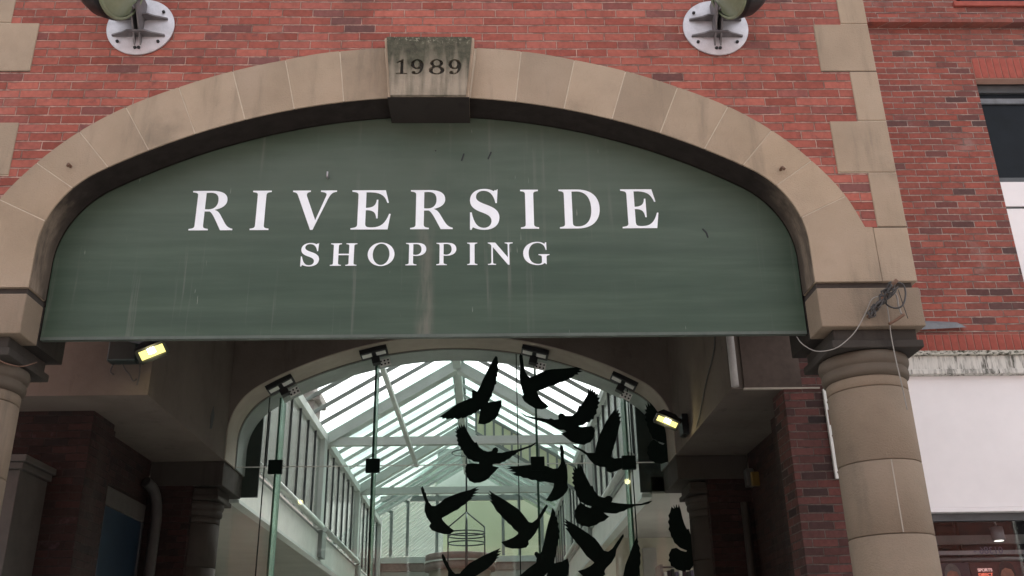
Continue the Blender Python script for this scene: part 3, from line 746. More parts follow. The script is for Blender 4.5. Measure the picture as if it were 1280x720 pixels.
# pale rendered reveal: front band and rear band split by the glazing groove
for y0, y1, mt in ((11.205, 11.66, 'cream_trim'), (11.74, 12.195, 'atrium_grey')):
    a = off([(x, z) for x, z in IN], -.012); b = off([(x, z) for x, z in IN], .0)
    a[0] = (0, a[0][1]); b[0] = (0, b[0][1])
    P = [(XC-x, z) for x, z in a[::-1]] + [(XC+x, z) for x, z in a[1:]] + [(XC+x, z-.0005) for x, z in b[::-1]] + [(XC-x, z-.0005) for x, z in b[1:]]
    MB().prism(P, y0, y1).build('arch_reveal', mt, iw)
for s_ in (-1, 1):
    a, b = sorted((XC+s_*(HALF+.005), XC+s_*3.5))
    MB().box(a, b, 11.24, 12.16, 3.80, 4.079).build('impost', 'dark_stone', iw, .01)
    a, b = sorted((XC+s_*(HALF+.35), XC+s_*6.2))
    MB().box(a, b, 11.26, 12.1, 0, 3.80).build('pier', 'shaded_porch_brick', iw)

# side walls of the porch
lw = thing('porch_side_wall', 'dark brick side wall and piers on the left of the porch', 'wall', (-4.2, 10, 0), 'dark brick walls of the porch')
MB().box(-5.6, -3.70, 8.98, 9.52, 0, ZSO-.002).build('brick_pier', 'shaded_porch_brick', lw)
MB().box(-5.0, -3.79, 9.524, 9.80, 0, ZSO-.002).build('brick_pier', 'shaded_porch_brick', lw)
MB().box(-4.5, -3.87, 9.804, 11.2, 0, ZSO-.002).build('brick_wall', 'shaded_porch_brick', lw)
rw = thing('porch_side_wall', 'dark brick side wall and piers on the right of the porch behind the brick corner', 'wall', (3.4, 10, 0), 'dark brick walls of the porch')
MB().box(2.96, 4.5, 9.30, 9.62, 0, ZSO-.002).build('brick_pier', 'shaded_porch_brick', rw)
MB().box(3.12, 4.5, 9.624, 11.2, 0, ZSO-.002).build('brick_wall', 'shaded_porch_brick', rw)

# blue window in the left side wall
tv = thing('side_window', 'dark blue window with pale lintel in the left porch wall', 'window', (-3.87, 10.6, 2.6))
xw = -3.862
MB().box(xw-.02, xw+.03, 9.90, 11.10, 3.36, 3.55).build('lintel', 'dim_trim', tv, .006)
MB().box(xw-.02, xw+.006, 9.94, 11.08, 2.2, 3.358).build('pane', 'blue_panel', tv)
for a, b in ((9.90, 9.938), (11.08, 11.12)): MB().box(xw-.02, xw+.02, a, b, 2.2, 3.357).build('frame', 'grey_frame', tv)
o = MB().tube([(-3.80, 10.9, 3.78), (-3.74, 11.02, 3.70), (-3.70, 11.08, 3.45), (-3.70, 11.08, 2.8), (-3.70, 11.08, .1)], .06, 12, 6).build('drain_pipe', 'dull_pipe'); tag(o, 'dull drain pipe bending down beside the blue window', 'pipe')
# alarm box on the right
al = thing('alarm_box', 'small yellow and grey alarm box high on the dark right porch wall', 'alarm box', (3.08, 10.9, 3.6))
p = at(940, 597, 10.9)
MB().box(p.x-.07, p.x+.02, 10.86, 10.98, p.z-.10, p.z+.10).build('box_body', 'grey_plastic', al, .01)
MB().box(p.x-.03, p.x+.06, 10.80, 10.858, p.z-.11, p.z+.05).build('box_cover', 'yellow_plastic', al, .01)
o = MB().tube([(3.0, 11.12, 3.5), (3.0, 11.12, .1)], .045, 10, 0).build('drain_pipe', 'dull_pipe'); tag(o, 'dull vertical pipe beneath the alarm box on the right', 'pipe')

# ------------------------------------------------------------------ yellow floodlights
def flood(c, n_, uph, label, w=.30, h=.17, plate=None):
    t = thing('floodlight', label, 'floodlight', tuple(c), 'lit yellow floodlights in the porch')
    c = Vector(c); n_ = Vector(n_).normalized(); rx = Vector(uph).normalized(); rx = (rx-n_*rx.dot(n_)).normalized(); ry = n_.cross(rx)
    def q(d, a, b): return [c+n_*d+rx*x+ry*y for x, y in ((-a, -b), (a, -b), (a, b), (-a, b))]
    MB().hexa(q(-.14, w*.32, h*.34), q(-.02, w*.56, h*.62)).build('housing', 'dark_metal', t, .008)
    f = MB()
    for sx, sy, ex, ey in ((-1, -1, 1, -1), (1, -1, 1, 1), (1, 1, -1, 1), (-1, 1, -1, -1)):
        f.beam(c+rx*sx*w*.53+ry*sy*h*.57, c+rx*ex*w*.53+ry*ey*h*.57, .026, .04, tuple(n_))
    f.build('frame', 'dark_metal', t)
    m = MB(); m.hexa(q(-.012, w*.5, h*.52), q(-.004, w*.5, h*.52)); m.build('lens', 'lit_lens', t)
    m = MB(); m.beam(c-rx*w*.13+ry*h*.16+n_*.006, c+rx*w*.13+ry*h*.16+n_*.006, .06, .012, tuple(n_)); m.build('lamp_tube', 'lit_tube', t)
    la = bpy.data.lights.new('lamp_glow', 'POINT'); la.energy = .7; la.color = (1, .88, .45); la.shadow_soft_size = .04
    lo_ = bpy.data.objects.new('lamp_glow', la); COL.objects.link(lo_); lo_.location = c+n_*.08; adopt(lo_, t)
    return t, c, n_, rx, ry
t, c, n_, rx, ry = flood(at(190, 439.5, 8.12), (.42, -.52, -.74), (.86, .1, .42), 'lit yellow floodlight just under the left end of the sign', .225, .12)
w0 = at(160, 430, 8.46)
MB().box(w0.x-.13, w0.x+.13, 8.34, 8.468, w0.z-.20, w0.z+.12).build('gear_box', 'green_metal', t, .015)
MB().beam((w0.x+.05, 8.36, w0.z), c-n_*.12, .05, .03).build('yoke', 'dark_metal', t)
for dx, pts in ((0, ((-.02, -.19), (.02, -.26), (.06, -.30), (.10, -.36), (.13, -.34))), (1, ((-.1, -.2), (-.115, -.27), (-.08, -.3))), (2, ((.14, -.2), (.15, -.3), (.14, -.4)))):
    MB().tube([(w0.x+a, 8.44, w0.z+b) for a, b in pts], .007, 6).build('lead_wire', 'cable_dark', t)
t, c, n_, rx, ry = flood(at(834, 526.5, 10.2), (-.30, -.60, -.74), (.80, -.1, -.55), 'lit yellow floodlight on the dark right side beside the birds', .24, .10)
w0 = Vector((2.27, 10.45, 4.3))
MB().box(2.2, 2.272, 10.36, 10.56, w0.z-.17, w0.z+.06).build('gear_box', 'dark_metal', t, .012)
MB().beam((2.2, 10.4, w0.z-.03), c-n_*.12, .05, .03).build('yoke', 'dark_metal', t)

# ------------------------------------------------------------------ glass screen
YG = 11.70
gs = thing('glass_screen', 'frameless glass screen with fins closing the inner arch', 'glass screen', (XC, YG, 0))
joints = [at(325, 650, YG).x, at(465, 583, YG).x, at(648, 583, YG).x, XC+2.2]
xs = [XC-HALF+.02]+joints+[XC+HALF-.02]
def ztop(x):
    d = abs(x-XC); return PI_.pt(min(range(len(PI_.P)), key=lambda i: abs(PI_.P[i].x-d)) and PI_.L[min(range(len(PI_.P)), key=lambda i: abs(PI_.P[i].x-d))]).y
for a, b in zip(xs, xs[1:]):
    k = 14; topc = [(a+.004+(b-a-.008)*i/k, ztop(a+.004+(b-a-.008)*i/k)-.02) for i in range(k+1)]
    for z0, z1 in ((.1, 4.094), (4.106, 9)):
        P = [(a+.004, z0), (b-.004, z0)] + [(x, min(z, z1)) for x, z in topc[::-1]]
        MB().prism(P, YG-.006, YG+.006).build('glass_pane', 'screen_glass', gs)
for x in joints:
    MB().box(x-.006, x+.006, YG-.0075, YG+.0075, .1, ztop(x)-.02).build('silicone_joint', 'dark_vinyl', gs)
MB().box(XC-HALF+.02, XC+HALF-.02, YG-.008, YG+.008, 4.095, 4.105).build('transom_joint', 'white_paint', gs)
fins = [at(344, 587, YG).x, at(466, 583, YG).x, at(672, 578, YG).x, at(786, 578, YG).x]
for i, x in enumerate(fins):
    zt_ = ztop(x)-.10
    d_ = (.30, .26, .08, .30)[i]
    MB().box(x-.011, x+.011, YG+.012, YG+d_, .1, zt_).build('glass_fin', 'fin_glass', gs)
    MB().box(x-.0125, x+.0125, YG+d_+.0005, YG+d_+.008, .1, zt_).build('fin_edge', 'fin_edge', gs)
    MB().box(x-.0125, x+.0125, YG+.0085, YG+.0115, .1, zt_).build('fin_edge', 'fin_edge', gs)
    pf = MB().box(x-.085, x+.085, YG-.03, YG+.03, 4.015, 4.185).build('patch_fitting', 'dark_vinyl', gs, .006)

# halogen clamps on the arch head
for (u, v), lab, g_ in zip(((351, 488), (468, 438.5), (668, 435.5), (779, 478)), ('leftmost bracket light where the glass meets the inner arch', 'bracket light left of the arch crown above a glass fin', 'bracket light right of the arch crown above the first bird', 'rightmost bracket light on the inner arch near the right floodlight'), range(4)):
    t = thing('bracket_light', lab, 'light fitting', tuple(at(u, v, 11.3)), 'bracket lights along the inner arch')
    c = at(u, v, 11.42)
    d = abs(c.x-XC); s_ = 1 if c.x > XC else -1
    sl = (ztop(XC+d+.05)-ztop(XC+d-.05))/.1*s_
    tx = Vector((1, 0, sl)).normalized(); nz = Vector((-tx.z, 0, tx.x))
    zi = ztop(c.x)
    b = Vector((c.x, 11.42, zi-.07))
    def hx(cx_, cy_, cz_, a, bb, cc):
        o_ = b+tx*cx_+Vector((0, 1, 0))*cy_+nz*cz_
        k = [(-a, -bb), (a, -bb), (a, bb), (-a, bb)]
        return MB().hexa([o_+tx*x+Vector((0, y, 0))-nz*cc for x, y in k], [o_+tx*x+Vector((0, y, 0))+nz*cc for x, y in k])
    hx(0, 0, .02, .17, .13, .03).build('housing', 'dark_metal', t, .006)
    hx(-.09, -.03, -.014, .06, .055, .004).build('reflector', 'white_paint', t)
    hx(.085, -.03, -.014, .06, .055, .004).build('reflector', 'white_paint', t)
    hx(0, .10, -.05, .05, .06, .05).build('clamp', 'dark_metal', t, .006)
    m = MB(); cc = b+Vector((.10, .20, -.10))
    pl = hx(.10, .2, -.07, .07, .006, .05).build('perforated_plate', 'white_paint', t, .004)
    for i in range(3):
        for j in range(2):
            q = b+tx*(.055+.045*i)+Vector((0, .193, 0))+nz*(-.09+.042*j)
            MB().lathe([(0, 0), (.012, 0), (.012, .003), (0, .003)], q, (0, -1, 0), 10).build('plate_hole', 'dark_metal', pl)

# ------------------------------------------------------------------ bird silhouettes on the glass
def crop(ox, oy, k, pts): return [(ox+x/k, oy+y/k) for x, y in pts]
B = {}
B['a1'] = crop(540, 435, 7.2, [(575,70),(590,85),(592,110),(598,140),(590,150),(600,200),(590,210),(590,250),(578,262),(580,320),(565,335),(555,380),(545,390),(540,430),(522,455),(505,490),(560,480),(625,468),(627,520),(600,580),(598,600),(570,640),(550,645),(520,670),(470,688),(415,682),(425,620),(435,555),(410,565),(395,585),(370,590),(355,605),(330,605),(310,622),(270,635),(265,625),(240,640),(215,640),(205,630),(180,645),(170,632),(130,642),(125,630),(90,638),(95,625),(60,625),(110,590),(170,545),(230,500),(300,470),(360,445),(360,400),(355,385),(375,378),(405,395),(430,350),(455,290),(490,220),(530,140),(560,90)])
B['b1'] = crop(640, 435, 7.2, [(75,50),(65,75),(68,120),(75,180),(70,210),(68,260),(75,320),(95,390),(105,420),(88,438),(110,480),(150,510),(210,545),(270,552),(300,545),(330,530),(310,505),(270,475),(240,430),(225,390),(280,370),(350,340),(380,335),(430,310),(460,305),(500,285),(530,270),(560,250),(565,240),(600,238),(590,222),(635,212),(600,200),(640,185),(610,178),(638,158),(560,175),(460,185),(360,190),(300,200),(240,230),(180,260),(160,265),(135,240),(115,200),(105,150),(98,90),(95,60)])
B['e1'] = [(649.7,514.9),(658,519.7),(672,522.2),(686,523.9),(688.6,522.8),(692.8,524.6),(698.3,523.9),(697.6,519.7),(699.7,516.7),(703.9,516.9),(706.7,519.7),(715,519.7),(720.6,515.6),(724,506.5),(726.1,507.2),(730.3,500.3),(734.4,493.3),(735.8,483.6),(736.8,490),(738.3,482.5),(739.5,489),(741.7,483.5),(742,490.5),(745,487.5),(744,493.5),(747.8,491.6),(746.3,496.5),(750.2,497),(747.6,501),(750,503.5),(747,506.5),(748.2,509),(745.6,512),(746,517),(743,519.5),(742,524),(739,524.5),(737,528),(733,528),(730,530.8),(723,532.5),(727,533.8),(740,532.5),(742,535),(743.8,538),(743.2,543),(742,547.2),(738,552.8),(734,554),(730.3,556.3),(722,554.9),(713.6,552),(701,541.7),(708,539.6),(705.3,537.5),(698.3,536.8),(692.8,534),(686,530),(676,526.5),(664,523),(656,520.5)]
D1 = [(135,105),(158,125),(150,85),(172,118),(165,65),(190,108),(185,58),(205,100),(215,70),(235,115),(260,160),(290,210),(315,240),(330,235),(350,275),(390,310),(430,320),(465,315),(480,290),(500,280),(520,290),(525,315),(515,330),(560,330),(600,320),(680,305),(750,285),(810,265),(865,235),(860,250),(820,280),(760,300),(700,325),(680,345),(650,360),(630,382),(600,395),(580,412),(560,415),(540,430),(510,430),(475,435),(475,450),(530,462),(500,495),(460,535),(440,560),(410,580),(385,590),(360,600),(335,600),(310,605),(285,592),(265,585),(255,565),(240,545),(235,520),(222,500),(230,480),(225,465),(245,430),(290,425),(350,430),(350,415),(300,410),(285,395),(250,385),(240,365),(215,340),(208,318),(185,295),(182,275),(155,260),(165,240),(150,220),(158,200),(138,175),(155,160),(132,140),(152,135)]
B['d1'] = crop(550, 520, 7.2, D1)
B['g1'] = [(632,583.2),(647,582.5),(661,581.1),(675,580.4),(683.3,582.5),(691.7,586),(697.2,585.3),(700.7,579.7),(701.4,571.4),(700,568),(701,564.4),(699.3,560.3),(700.7,555.4),(703.5,557.5),(704.9,564.4),(704.9,574.2),(707,579.7),(709,586.7),(709.7,597.8),(709,604),(710.4,609.4),(709,613.6),(704.2,619.9),(697.2,624.7),(688.9,627.2),(681.9,625.4),(687.5,617.8),(691.7,609.4),(692.4,604),(680.6,602),(675,602.5),(669.4,600),(664,600),(659.7,597.8),(654,597.5),(650,595),(646,595),(640.3,592.2),(645,590.5),(636,588.5),(641,586.9),(633,585.6),(639,584)]
B['f1'] = crop(690, 500, 7.2, [(175,395),(190,400),(230,425),(280,450),(320,475),(385,475),(400,400),(430,310),(460,250),(490,190),(530,130),(575,72),(575,108),(605,82),(592,120),(616,115),(600,150),(625,148),(606,182),(620,190),(605,240),(600,262),(595,290),(580,340),(572,380),(560,410),(555,440),(545,460),(530,510),(560,525),(640,520),(690,512),(760,520),(735,560),(700,575),(650,610),(590,635),(525,655),(490,640),(485,605),(430,600),(380,580),(340,540),(310,495),(260,460),(200,430)])
Bw = [(130,125),(115,150),(125,190),(140,230),(155,270),(150,300),(148,350),(170,410),(205,460),(190,490),(215,525),(270,545),(330,560),(375,560),(420,530),(380,500),(340,465),(310,430),(305,415),(360,385),(420,350),(450,338),(480,310),(515,290),(540,265),(575,240),(572,228),(612,210),(580,205),(638,182),(598,180),(642,155),(606,152),(637,128),(560,160),(480,180),(400,210),(330,240),(290,275),(250,305),(215,305),(190,275),(170,235),(162,190),(150,180),(148,160)]
B['b2'] = crop(510, 590, 7.2, Bw)
Cw = [(80,165),(110,185),(160,215),(220,250),(280,290),(340,330),(375,365),(410,410),(440,450),(470,455),(510,425),(545,370),(575,320),(600,290),(612,305),(590,350),(560,400),(540,430),(530,490),(500,550),(460,600),(435,620),(440,650),(415,680),(360,690),(290,690),(230,675),(190,630),(240,615),(300,590),(340,560),(345,545),(300,510),(280,480),(250,460),(235,440),(200,410),(180,380),(150,355),(120,300),(85,255),(112,260),(72,212),(108,235),(65,187),(100,205)]
B['c1'] = crop(600, 590, 7.2, Cw)
B['a2'] = crop(620, 620, 7.2, [(510,105),(535,150),(535,180),(552,200),(548,225),(565,250),(558,275),(575,320),(565,335),(572,380),(558,395),(558,440),(548,455),(545,510),(530,560),(525,605),(590,590),(645,560),(660,620),(655,690),(625,780),(600,790),(560,830),(480,860),(430,850),(445,760),(462,690),(430,730),(340,770),(200,790),(60,790),(130,750),(215,715),(290,650),(360,600),(365,560),(345,525),(350,505),(370,500),(395,525),(410,500),(430,420),(450,320),(470,240),(490,180),(500,130)])
B['c2'] = crop(620, 620, 7.2, [(610,198),(650,225),(720,265),(790,310),(850,350),(890,380),(930,430),(970,490),(1010,500),(1050,470),(1090,410),(1120,370),(1145,340),(1152,360),(1120,420),(1085,480),(1075,540),(1040,600),(990,650),(975,680),(985,705),(950,735),(880,750),(800,740),(735,675),(800,655),(850,630),(885,600),(850,570),(820,545),(800,520),(765,470),(750,450),(720,420),(700,390),(670,355),(650,320),(622,287),(648,288),(603,248),(642,255),(598,222),(635,232)])
Dw = [(185,100),(207,128),(203,82),(226,118),(229,68),(246,110),(252,68),(275,110),(290,150),(320,210),(350,270),(365,265),(380,310),(420,360),(470,375),(495,360),(520,357),(545,375),(545,400),(535,415),(600,425),(700,432),(800,430),(860,410),(905,402),(870,430),(800,445),(740,450),(720,465),(680,475),(650,495),(610,505),(580,518),(540,518),(465,510),(490,530),(515,545),(470,585),(430,598),(400,620),(365,628),(330,640),(300,632),(270,630),(245,610),(220,600),(215,570),(200,540),(208,515),(205,490),(235,440),(260,420),(300,450),(345,468),(358,455),(310,440),(280,422),(250,410),(238,378),(220,350),(215,320),(198,290),(202,265),(180,240),(195,220),(178,192),(195,178),(178,152),(198,148)]
B['d2'] = crop(690, 570, 7.2, Dw)
B['d3'] = crop(740, 620, 7.2, [(715,95),(738,115),(733,78),(752,110),(758,72),(773,108),(782,72),(800,130),(815,200),(835,260),(855,300),(870,295),(885,340),(905,370),(940,360),(950,340),(975,355),(980,385),(1040,400),(1150,395),(1060,440),(980,470),(900,490),(940,520),(930,600),(880,670),(850,668),(830,682),(800,672),(760,662),(735,640),(710,630),(705,600),(688,580),(698,555),(690,530),(715,475),(760,465),(800,490),(845,503),(855,492),(790,465),(765,440),(740,420),(730,390),(710,360),(706,330),(688,300),(698,270),(683,232),(696,205),(686,175),(702,150)])
B['a3'] = crop(740, 620, 7.2, [(400,372),(418,410),(412,425),(432,470),(428,490),(440,530),(434,560),(438,600),(428,640),(432,680),(420,720),(415,800),(500,790),(500,850),(420,900),(330,900),(250,850),(280,720),(300,620),(340,520),(370,440)])
B['b3'] = crop(540, 660, 12, [(165,385),(145,400),(150,450),(170,510),(210,590),(240,650),(240,720),(260,850),(300,900),(420,930),(480,880),(430,840),(420,800),(600,760),(710,690),(820,620),(900,550),(960,480),(958,468),(1008,440),(968,437),(1034,382),(972,385),(1053,343),(990,345),(1033,298),(900,355),(780,410),(650,480),(560,530),(500,590),(440,650),(420,680),(350,685),(310,650),(270,590),(240,520),(215,490),(200,440),(185,420)])
B['h1'] = [(x+91, y-79) for x, y in B['d2']]
BL = {
 'a1': 'black bird with both wings spread wide at the crown of the flock',
 'b1': 'black bird beneath the bracket light, one wing stretched far right and tail down',
 'e1': 'black bird with raised ragged wing and long thin left wing, fanned tail pointing right',
 'd1': 'black bird with tall ragged left wing and thin right wing over the hanging cage',
 'g1': 'black bird with broad wing pointing left across a dark square glass fitting',
 'f1': 'black bird with tall upright wing beside the rightmost glass fin',
 'b2': 'leftmost black bird, wing raised to the right, covering the cage top',
 'c1': 'black bird diving down with one wing raised left, right of the hanging cage',
 'a2': 'black bird at the bottom with tall upright wing and round head',
 'c2': 'black bird low down with wing reaching up left and tail cut by the picture edge',
 'd2': 'black bird with long thin wing crossing in front of the rightmost glass fin',
 'd3': 'lowest right black bird half lost against the dark pier',
 'a3': 'single black wing tip rising from the bottom edge near the rightmost glass fin',
 'b3': 'black bird at the bottom in front of the round drum, wing raised right',
 'h1': 'black bird almost lost in the dark beside the right floodlight',
}
for k, pts in B.items():
    P = [at(u, v, YG-.010) for u, v in pts]
    o = MB().prism([(p.x, p.z) for p in P], YG-.0105, YG-.0072).build('bird_silhouette', 'dark_vinyl')
    tag(o, BL[k], 'bird decal', 'bird silhouettes on the glass screen')

# ------------------------------------------------------------------ atrium behind the glass
XA, HW, ZE, ZR, ZS, ZB = -.54, 2.61, 6.15, 7.70, 4.41, 3.82
Y0, Y1, Y2, Y3 = 12.27, 18.6, 24.1, 29.5
at_ = thing('glass_atrium', 'long pitched glass roof with white rafters over the shopping mall', 'glass roof', (XA, 17, ZB))
def rf(s, t, y, dz=0): return Vector((XA+s*HW*(1-t), y, ZE+(ZR-ZE)*t+dz))     # point on a roof slope, t=0 eave, t=1 ridge
MB().beam((XA, Y0, ZR), (XA, Y3, ZR), .16, .22).build('ridge_beam', 'atrium_paint', at_)
MB().beam((XA, Y0+.01, ZR+.15), (XA, Y3, ZR+.15), .26, .04).build('ridge_cap', 'atrium_grey', at_)
for s in (-1, 1):
    MB().beam(rf(s, 0, Y0), rf(s, 0, Y3), .15, .15).build('eaves_beam', 'atrium_paint', at_)
    for i in range(1, 21):
        y = 12.2+.82*i
        if abs(y-Y1-.3) < .3 or abs(y-Y2) < .3: continue
        MB().beam(rf(s, .02, y, .07), rf(s, .985, y, .07), .045, .065).build('glazing_bar', 'atrium_paint' if i > 7 else 'atrium_grey', at_)
    for y in (Y1+.3, Y2+.05):
        MB().beam(rf(s, 0, y, -.02), rf(s, .98, y, -.02), .26, .20).build('rafter', 'atrium_paint', at_)
    for ya, yb, mt in ((Y0, Y1, 'clear_roof_glass'), (Y1, Y2, 'green_roof_glass'), (Y2, Y3, 'green_roof_glass')):
        a, b, c, d = rf(s, -.03, ya+.01, .118), rf(s, .99, ya+.01, .118), rf(s, .99, yb-.01, .118), rf(s, -.03, yb-.01, .118)
        up_v = Vector((0, 0, .012))
        MB().hexa([a, b, c, d], [a+up_v, b+up_v, c+up_v, d+up_v]).build('roof_pane', mt, at_)
    # clerestory
    xw_ = XA+s*HW
    for y in (Y1, Y2, Y3-.1):
        MB().box(xw_-.07, xw_+.07, y-.17, y+.17, ZS-.02, ZE-.08).build('post', 'atrium_paint', at_)
        MB().box(xw_-.13, xw_+.13, y-.22, y+.22, ZB+.03, ZS-.08).build('corbel', 'atrium_grey', at_)
    k = 0
    for i in range(1, 23):
        y = Y0+.02+.78*i
        if min(abs(y-Y1), abs(y-Y2)) < .22 or y > Y3-.2: continue
        MB().box(xw_-.02, xw_+.02, y-.015, y+.015, ZS+.0, ZE-.08).build('mullion', 'grey_frame', at_)
    MB().box(xw_-.008+s*.02, xw_+.008+s*.02, Y0+.01, Y3, ZS, ZE-.05).build('clerestory_pane', 'clerestory_glass', at_)
    MB().tube([(xw_-s*.10, Y0+.45, ZS-.005), (xw_-s*.10, Y1-.18, ZS-.005)], .055, 14, 0).build('handrail', 'atrium_paint', at_)
    MB().tube([(xw_-s*.10, Y1+.18, ZS-.005), (xw_-s*.10, Y2-.18, ZS-.005)], .055, 14, 0).build('handrail', 'atrium_paint', at_)
    MB().box(xw_-.05, xw_+.05, Y0+.005, Y3, ZB, ZS-.14).build('fascia', 'white_paint', at_)
    MB().box(xw_-.08, xw_+.02, Y0+.005, Y3, ZS-.135, ZS-.07).build('sill', 'atrium_grey', at_)
    MB().box(xw_-.065, xw_+.065, Y0+.005, Y3, ZB-.045, ZB-.002).build('fascia_bead', 'atrium_paint', at_)
# trusses
for y, w in ((Y1+.3, .15), (Y2+.06, .16)):
    MB().beam((XA-HW, y, ZE-.03), (XA+HW, y, ZE-.03), w, .16).build('tie_beam', 'atrium_paint', at_)
MB().beam(at(474, 448, 14.6), at(521, 582, 19.4), .075, .075).build('diagonal_brace', 'atrium_paint', at_)
# row of small panes under the right rafter of a middle gable
y = 21.2
for q, (ta, tb) in enumerate(((.02, .86),)):
    for dz in (-.12, -.64):
        MB().beam(rf(1, ta, y, dz), rf(1, tb, y, dz), .07, .06).build('gable_chord', 'atrium_grey', at_)
    for i in range(12):
        t_ = ta+(tb-ta)*i/11
        MB().beam(rf(1, t_, y, -.15), rf(1, t_, y, -.62), .045, .05, (0, 1, 0)).build('gable_stud', 'atrium_grey', at_)
    a, b = rf(1, ta, y+.01, -.15), rf(1, tb, y+.01, -.15); v = Vector((0, 0, -.46)); w = Vector((0, .01, 0))
    MB().hexa([a, b, b+v, a+v], [a+w, b+w, b+v+w, a+v+w]).build('gable_pane', 'pale_yellow_wall', at_)
# soffits either side of the lantern, mall walls, floor
for s, nm in ((-1, 'left'), (1, 'right')):
    xo = XA+s*HW
    a, b = sorted((xo+s*.06, xo+s*4))
    o = MB().box(a, b, 12.205, 30, ZB-.01, ZB+.2).build('mall_ceiling', 'mall_wall')
    tag(o, 'flat plaster ceiling over the %s side of the mall' % nm, 'ceiling', 'side ceilings of the mall')
# dark boards at both ends behind the screen
for s, lab in ((-1, 'dark green board behind the left end of the glass screen'), (1, 'dark green board behind the right end of the glass screen')):
    a, b = sorted((at(325, 580, 12.21).x if s < 0 else at(797, 560, 12.21).x, XC+s*(HALF+.6)))
    o = MB().box(a, b, 12.205, 12.24, 3.83, 5.3).build('dark_board', 'dark_panel', None, .004); tag(o, lab, 'board', 'dark boards behind the glass screen')
# end gable
eg = thing('end_gable', 'glazed end gable of the mall with pale yellow and green panels', 'glazed wall', (XA, Y3, 0))
for x in [at(u, 600, Y3).x for u in (491, 511, 547, 628, 648, 676)]:
    MB().box(x-.045, x+.045, Y3-.06, Y3+.06, 5.18, ZE+.9).build('mullion', 'atrium_grey', eg)
MB().box(XA-HW, XA+HW, Y3-.07, Y3+.07, 6.80, 6.95).build('transom', 'atrium_grey', eg)
MB().box(XA-HW-.3, XA+HW+.3, Y3-.15, Y3+.15, 4.97, 5.14).build('sill', 'atrium_paint', eg)
MB().box(XA-HW-.3, XA+HW+.3, Y3-.10, Y3+.15, 4.74, 4.965).build('band', 'gallery_red', eg)
MB().box(XA-HW-.3, XA+HW+.3, Y3-.07, Y3+.15, 0, 4.735).build('wall', 'mall_wall', eg)
x5 = at(553, 600, Y3).x; x6 = XA+HW+.3
MB().box(x5, x6, Y3+.9, Y3+.95, 5.15, 7.12).build('yellow_panel', 'pale_yellow_wall', eg)
MB().box(at(545, 600, Y3).x, x6, Y3+.84, Y3+.89, 7.12, 8.6).build('pale_panel', 'pale_green_wall', eg)
MB().box(XA-HW, x6, Y3+.075, Y3+.085, 5.15, 6.79).build('gable_pane', 'gable_glass', eg)
MB().prism([(XA-HW, 6.96), (XA+HW, 6.96), (XA, 8.3)], Y3+.075, Y3+.085).build('gable_pane', 'gable_glass', eg)
# lower glass roof seen through the left of the gable
lr = thing('lower_glass_roof', 'lower striped glass roof seen through the left of the end gable', 'glass roof', (-3.8, 34, 5))
for i in range(40):
    y = Y3+1.1+.66*i
    MB().beam((-5.5, y, 5.0), (-1.3, y, 8.25), .14, .12).build('glazing_bar', 'atrium_paint', lr)
MB().beam((-1.3, Y3+.8, 8.25), (-1.3, 58, 8.25), .15, .19).build('ridge_beam', 'atrium_paint', lr)
a, b, c, d = Vector((-5.5, Y3+.8, 5.12)), Vector((-1.3, Y3+.8, 8.37)), Vector((-1.3, 58, 8.37)), Vector((-5.5, 58, 5.12)); uv = Vector((0, 0, .01))
MB().hexa([a, b, c, d], [a+uv, b+uv, c+uv, d+uv]).build('roof_pane', 'green_roof_glass', lr)

# hanging cage and drum
yc = 22.6
cx = at(583, 662, yc).x; r_ = .42
zc = lambda v: at(583, v, yc).z
cg = thing('hanging_cage', 'round metal hoop cage hanging on a rod from the glass roof', 'hanging cage', (cx, yc, 7.5))
def ringm(z, r, tr): return MB().tube([(cx+r*math.cos(2*math.pi*i/40), yc+r*math.sin(2*math.pi*i/40), z) for i in range(41)], tr, 6, 1)
MB().tube([(cx, yc, zc(640)), (cx, yc, 7.65)], .02, 8, 0).build('rod', 'grey_frame', cg)
ringm(zc(566), .34, .015).build('hoop', 'grey_frame', cg)
for v in (666, 670, 679): ringm(zc(v), r_, .016).build('hoop', 'grey_frame', cg)
for k in range(4):
    a = 2*math.pi*k/4+.05; x, y = cx+r_*math.cos(a), yc+r_*math.sin(a)
    MB().tube([(cx, yc, zc(640)), (x, y, zc(659))], .016, 6, 0).build('hanger', 'grey_frame', cg)
    MB().tube([(x, y, zc(658)), (x, y, zc(710))], .017, 6, 0).build('upright', 'grey_frame', cg)
yd = 24.0
dx_ = at(575, 705, yd).x; zd = lambda v: at(575, v, yd).z
dr = thing('round_drum', 'wide round drum ledge with reddish bands under the hanging cage', 'drum', (dx_, yd, 3.4))
MB().lathe([(0, zd(703)), (.80, zd(703)), (.84, zd(702)), (.84, zd(695)), (.80, zd(694)), (0, zd(694))], (dx_, yd, 0)).build('upper_band', 'gallery_red', dr)
MB().lathe([(.76, zd(703)-.004), (.87, zd(703)-.004), (.87, zd(705)), (.76, zd(705))], (dx_, yd, 0)).build('bead', 'white_paint', dr)
MB().lathe([(0, zd(705)-.003), (.85, zd(705)-.003), (.85, zd(714)), (0, zd(714))], (dx_, yd, 0)).build('lower_band', 'gallery_red', dr)
MB().lathe([(0, zd(714)-.003), (.74, zd(714)-.003), (.74, 2.2), (0, 2.2)], (dx_, yd, 0)).build('pedestal', 'mall_cream', dr)

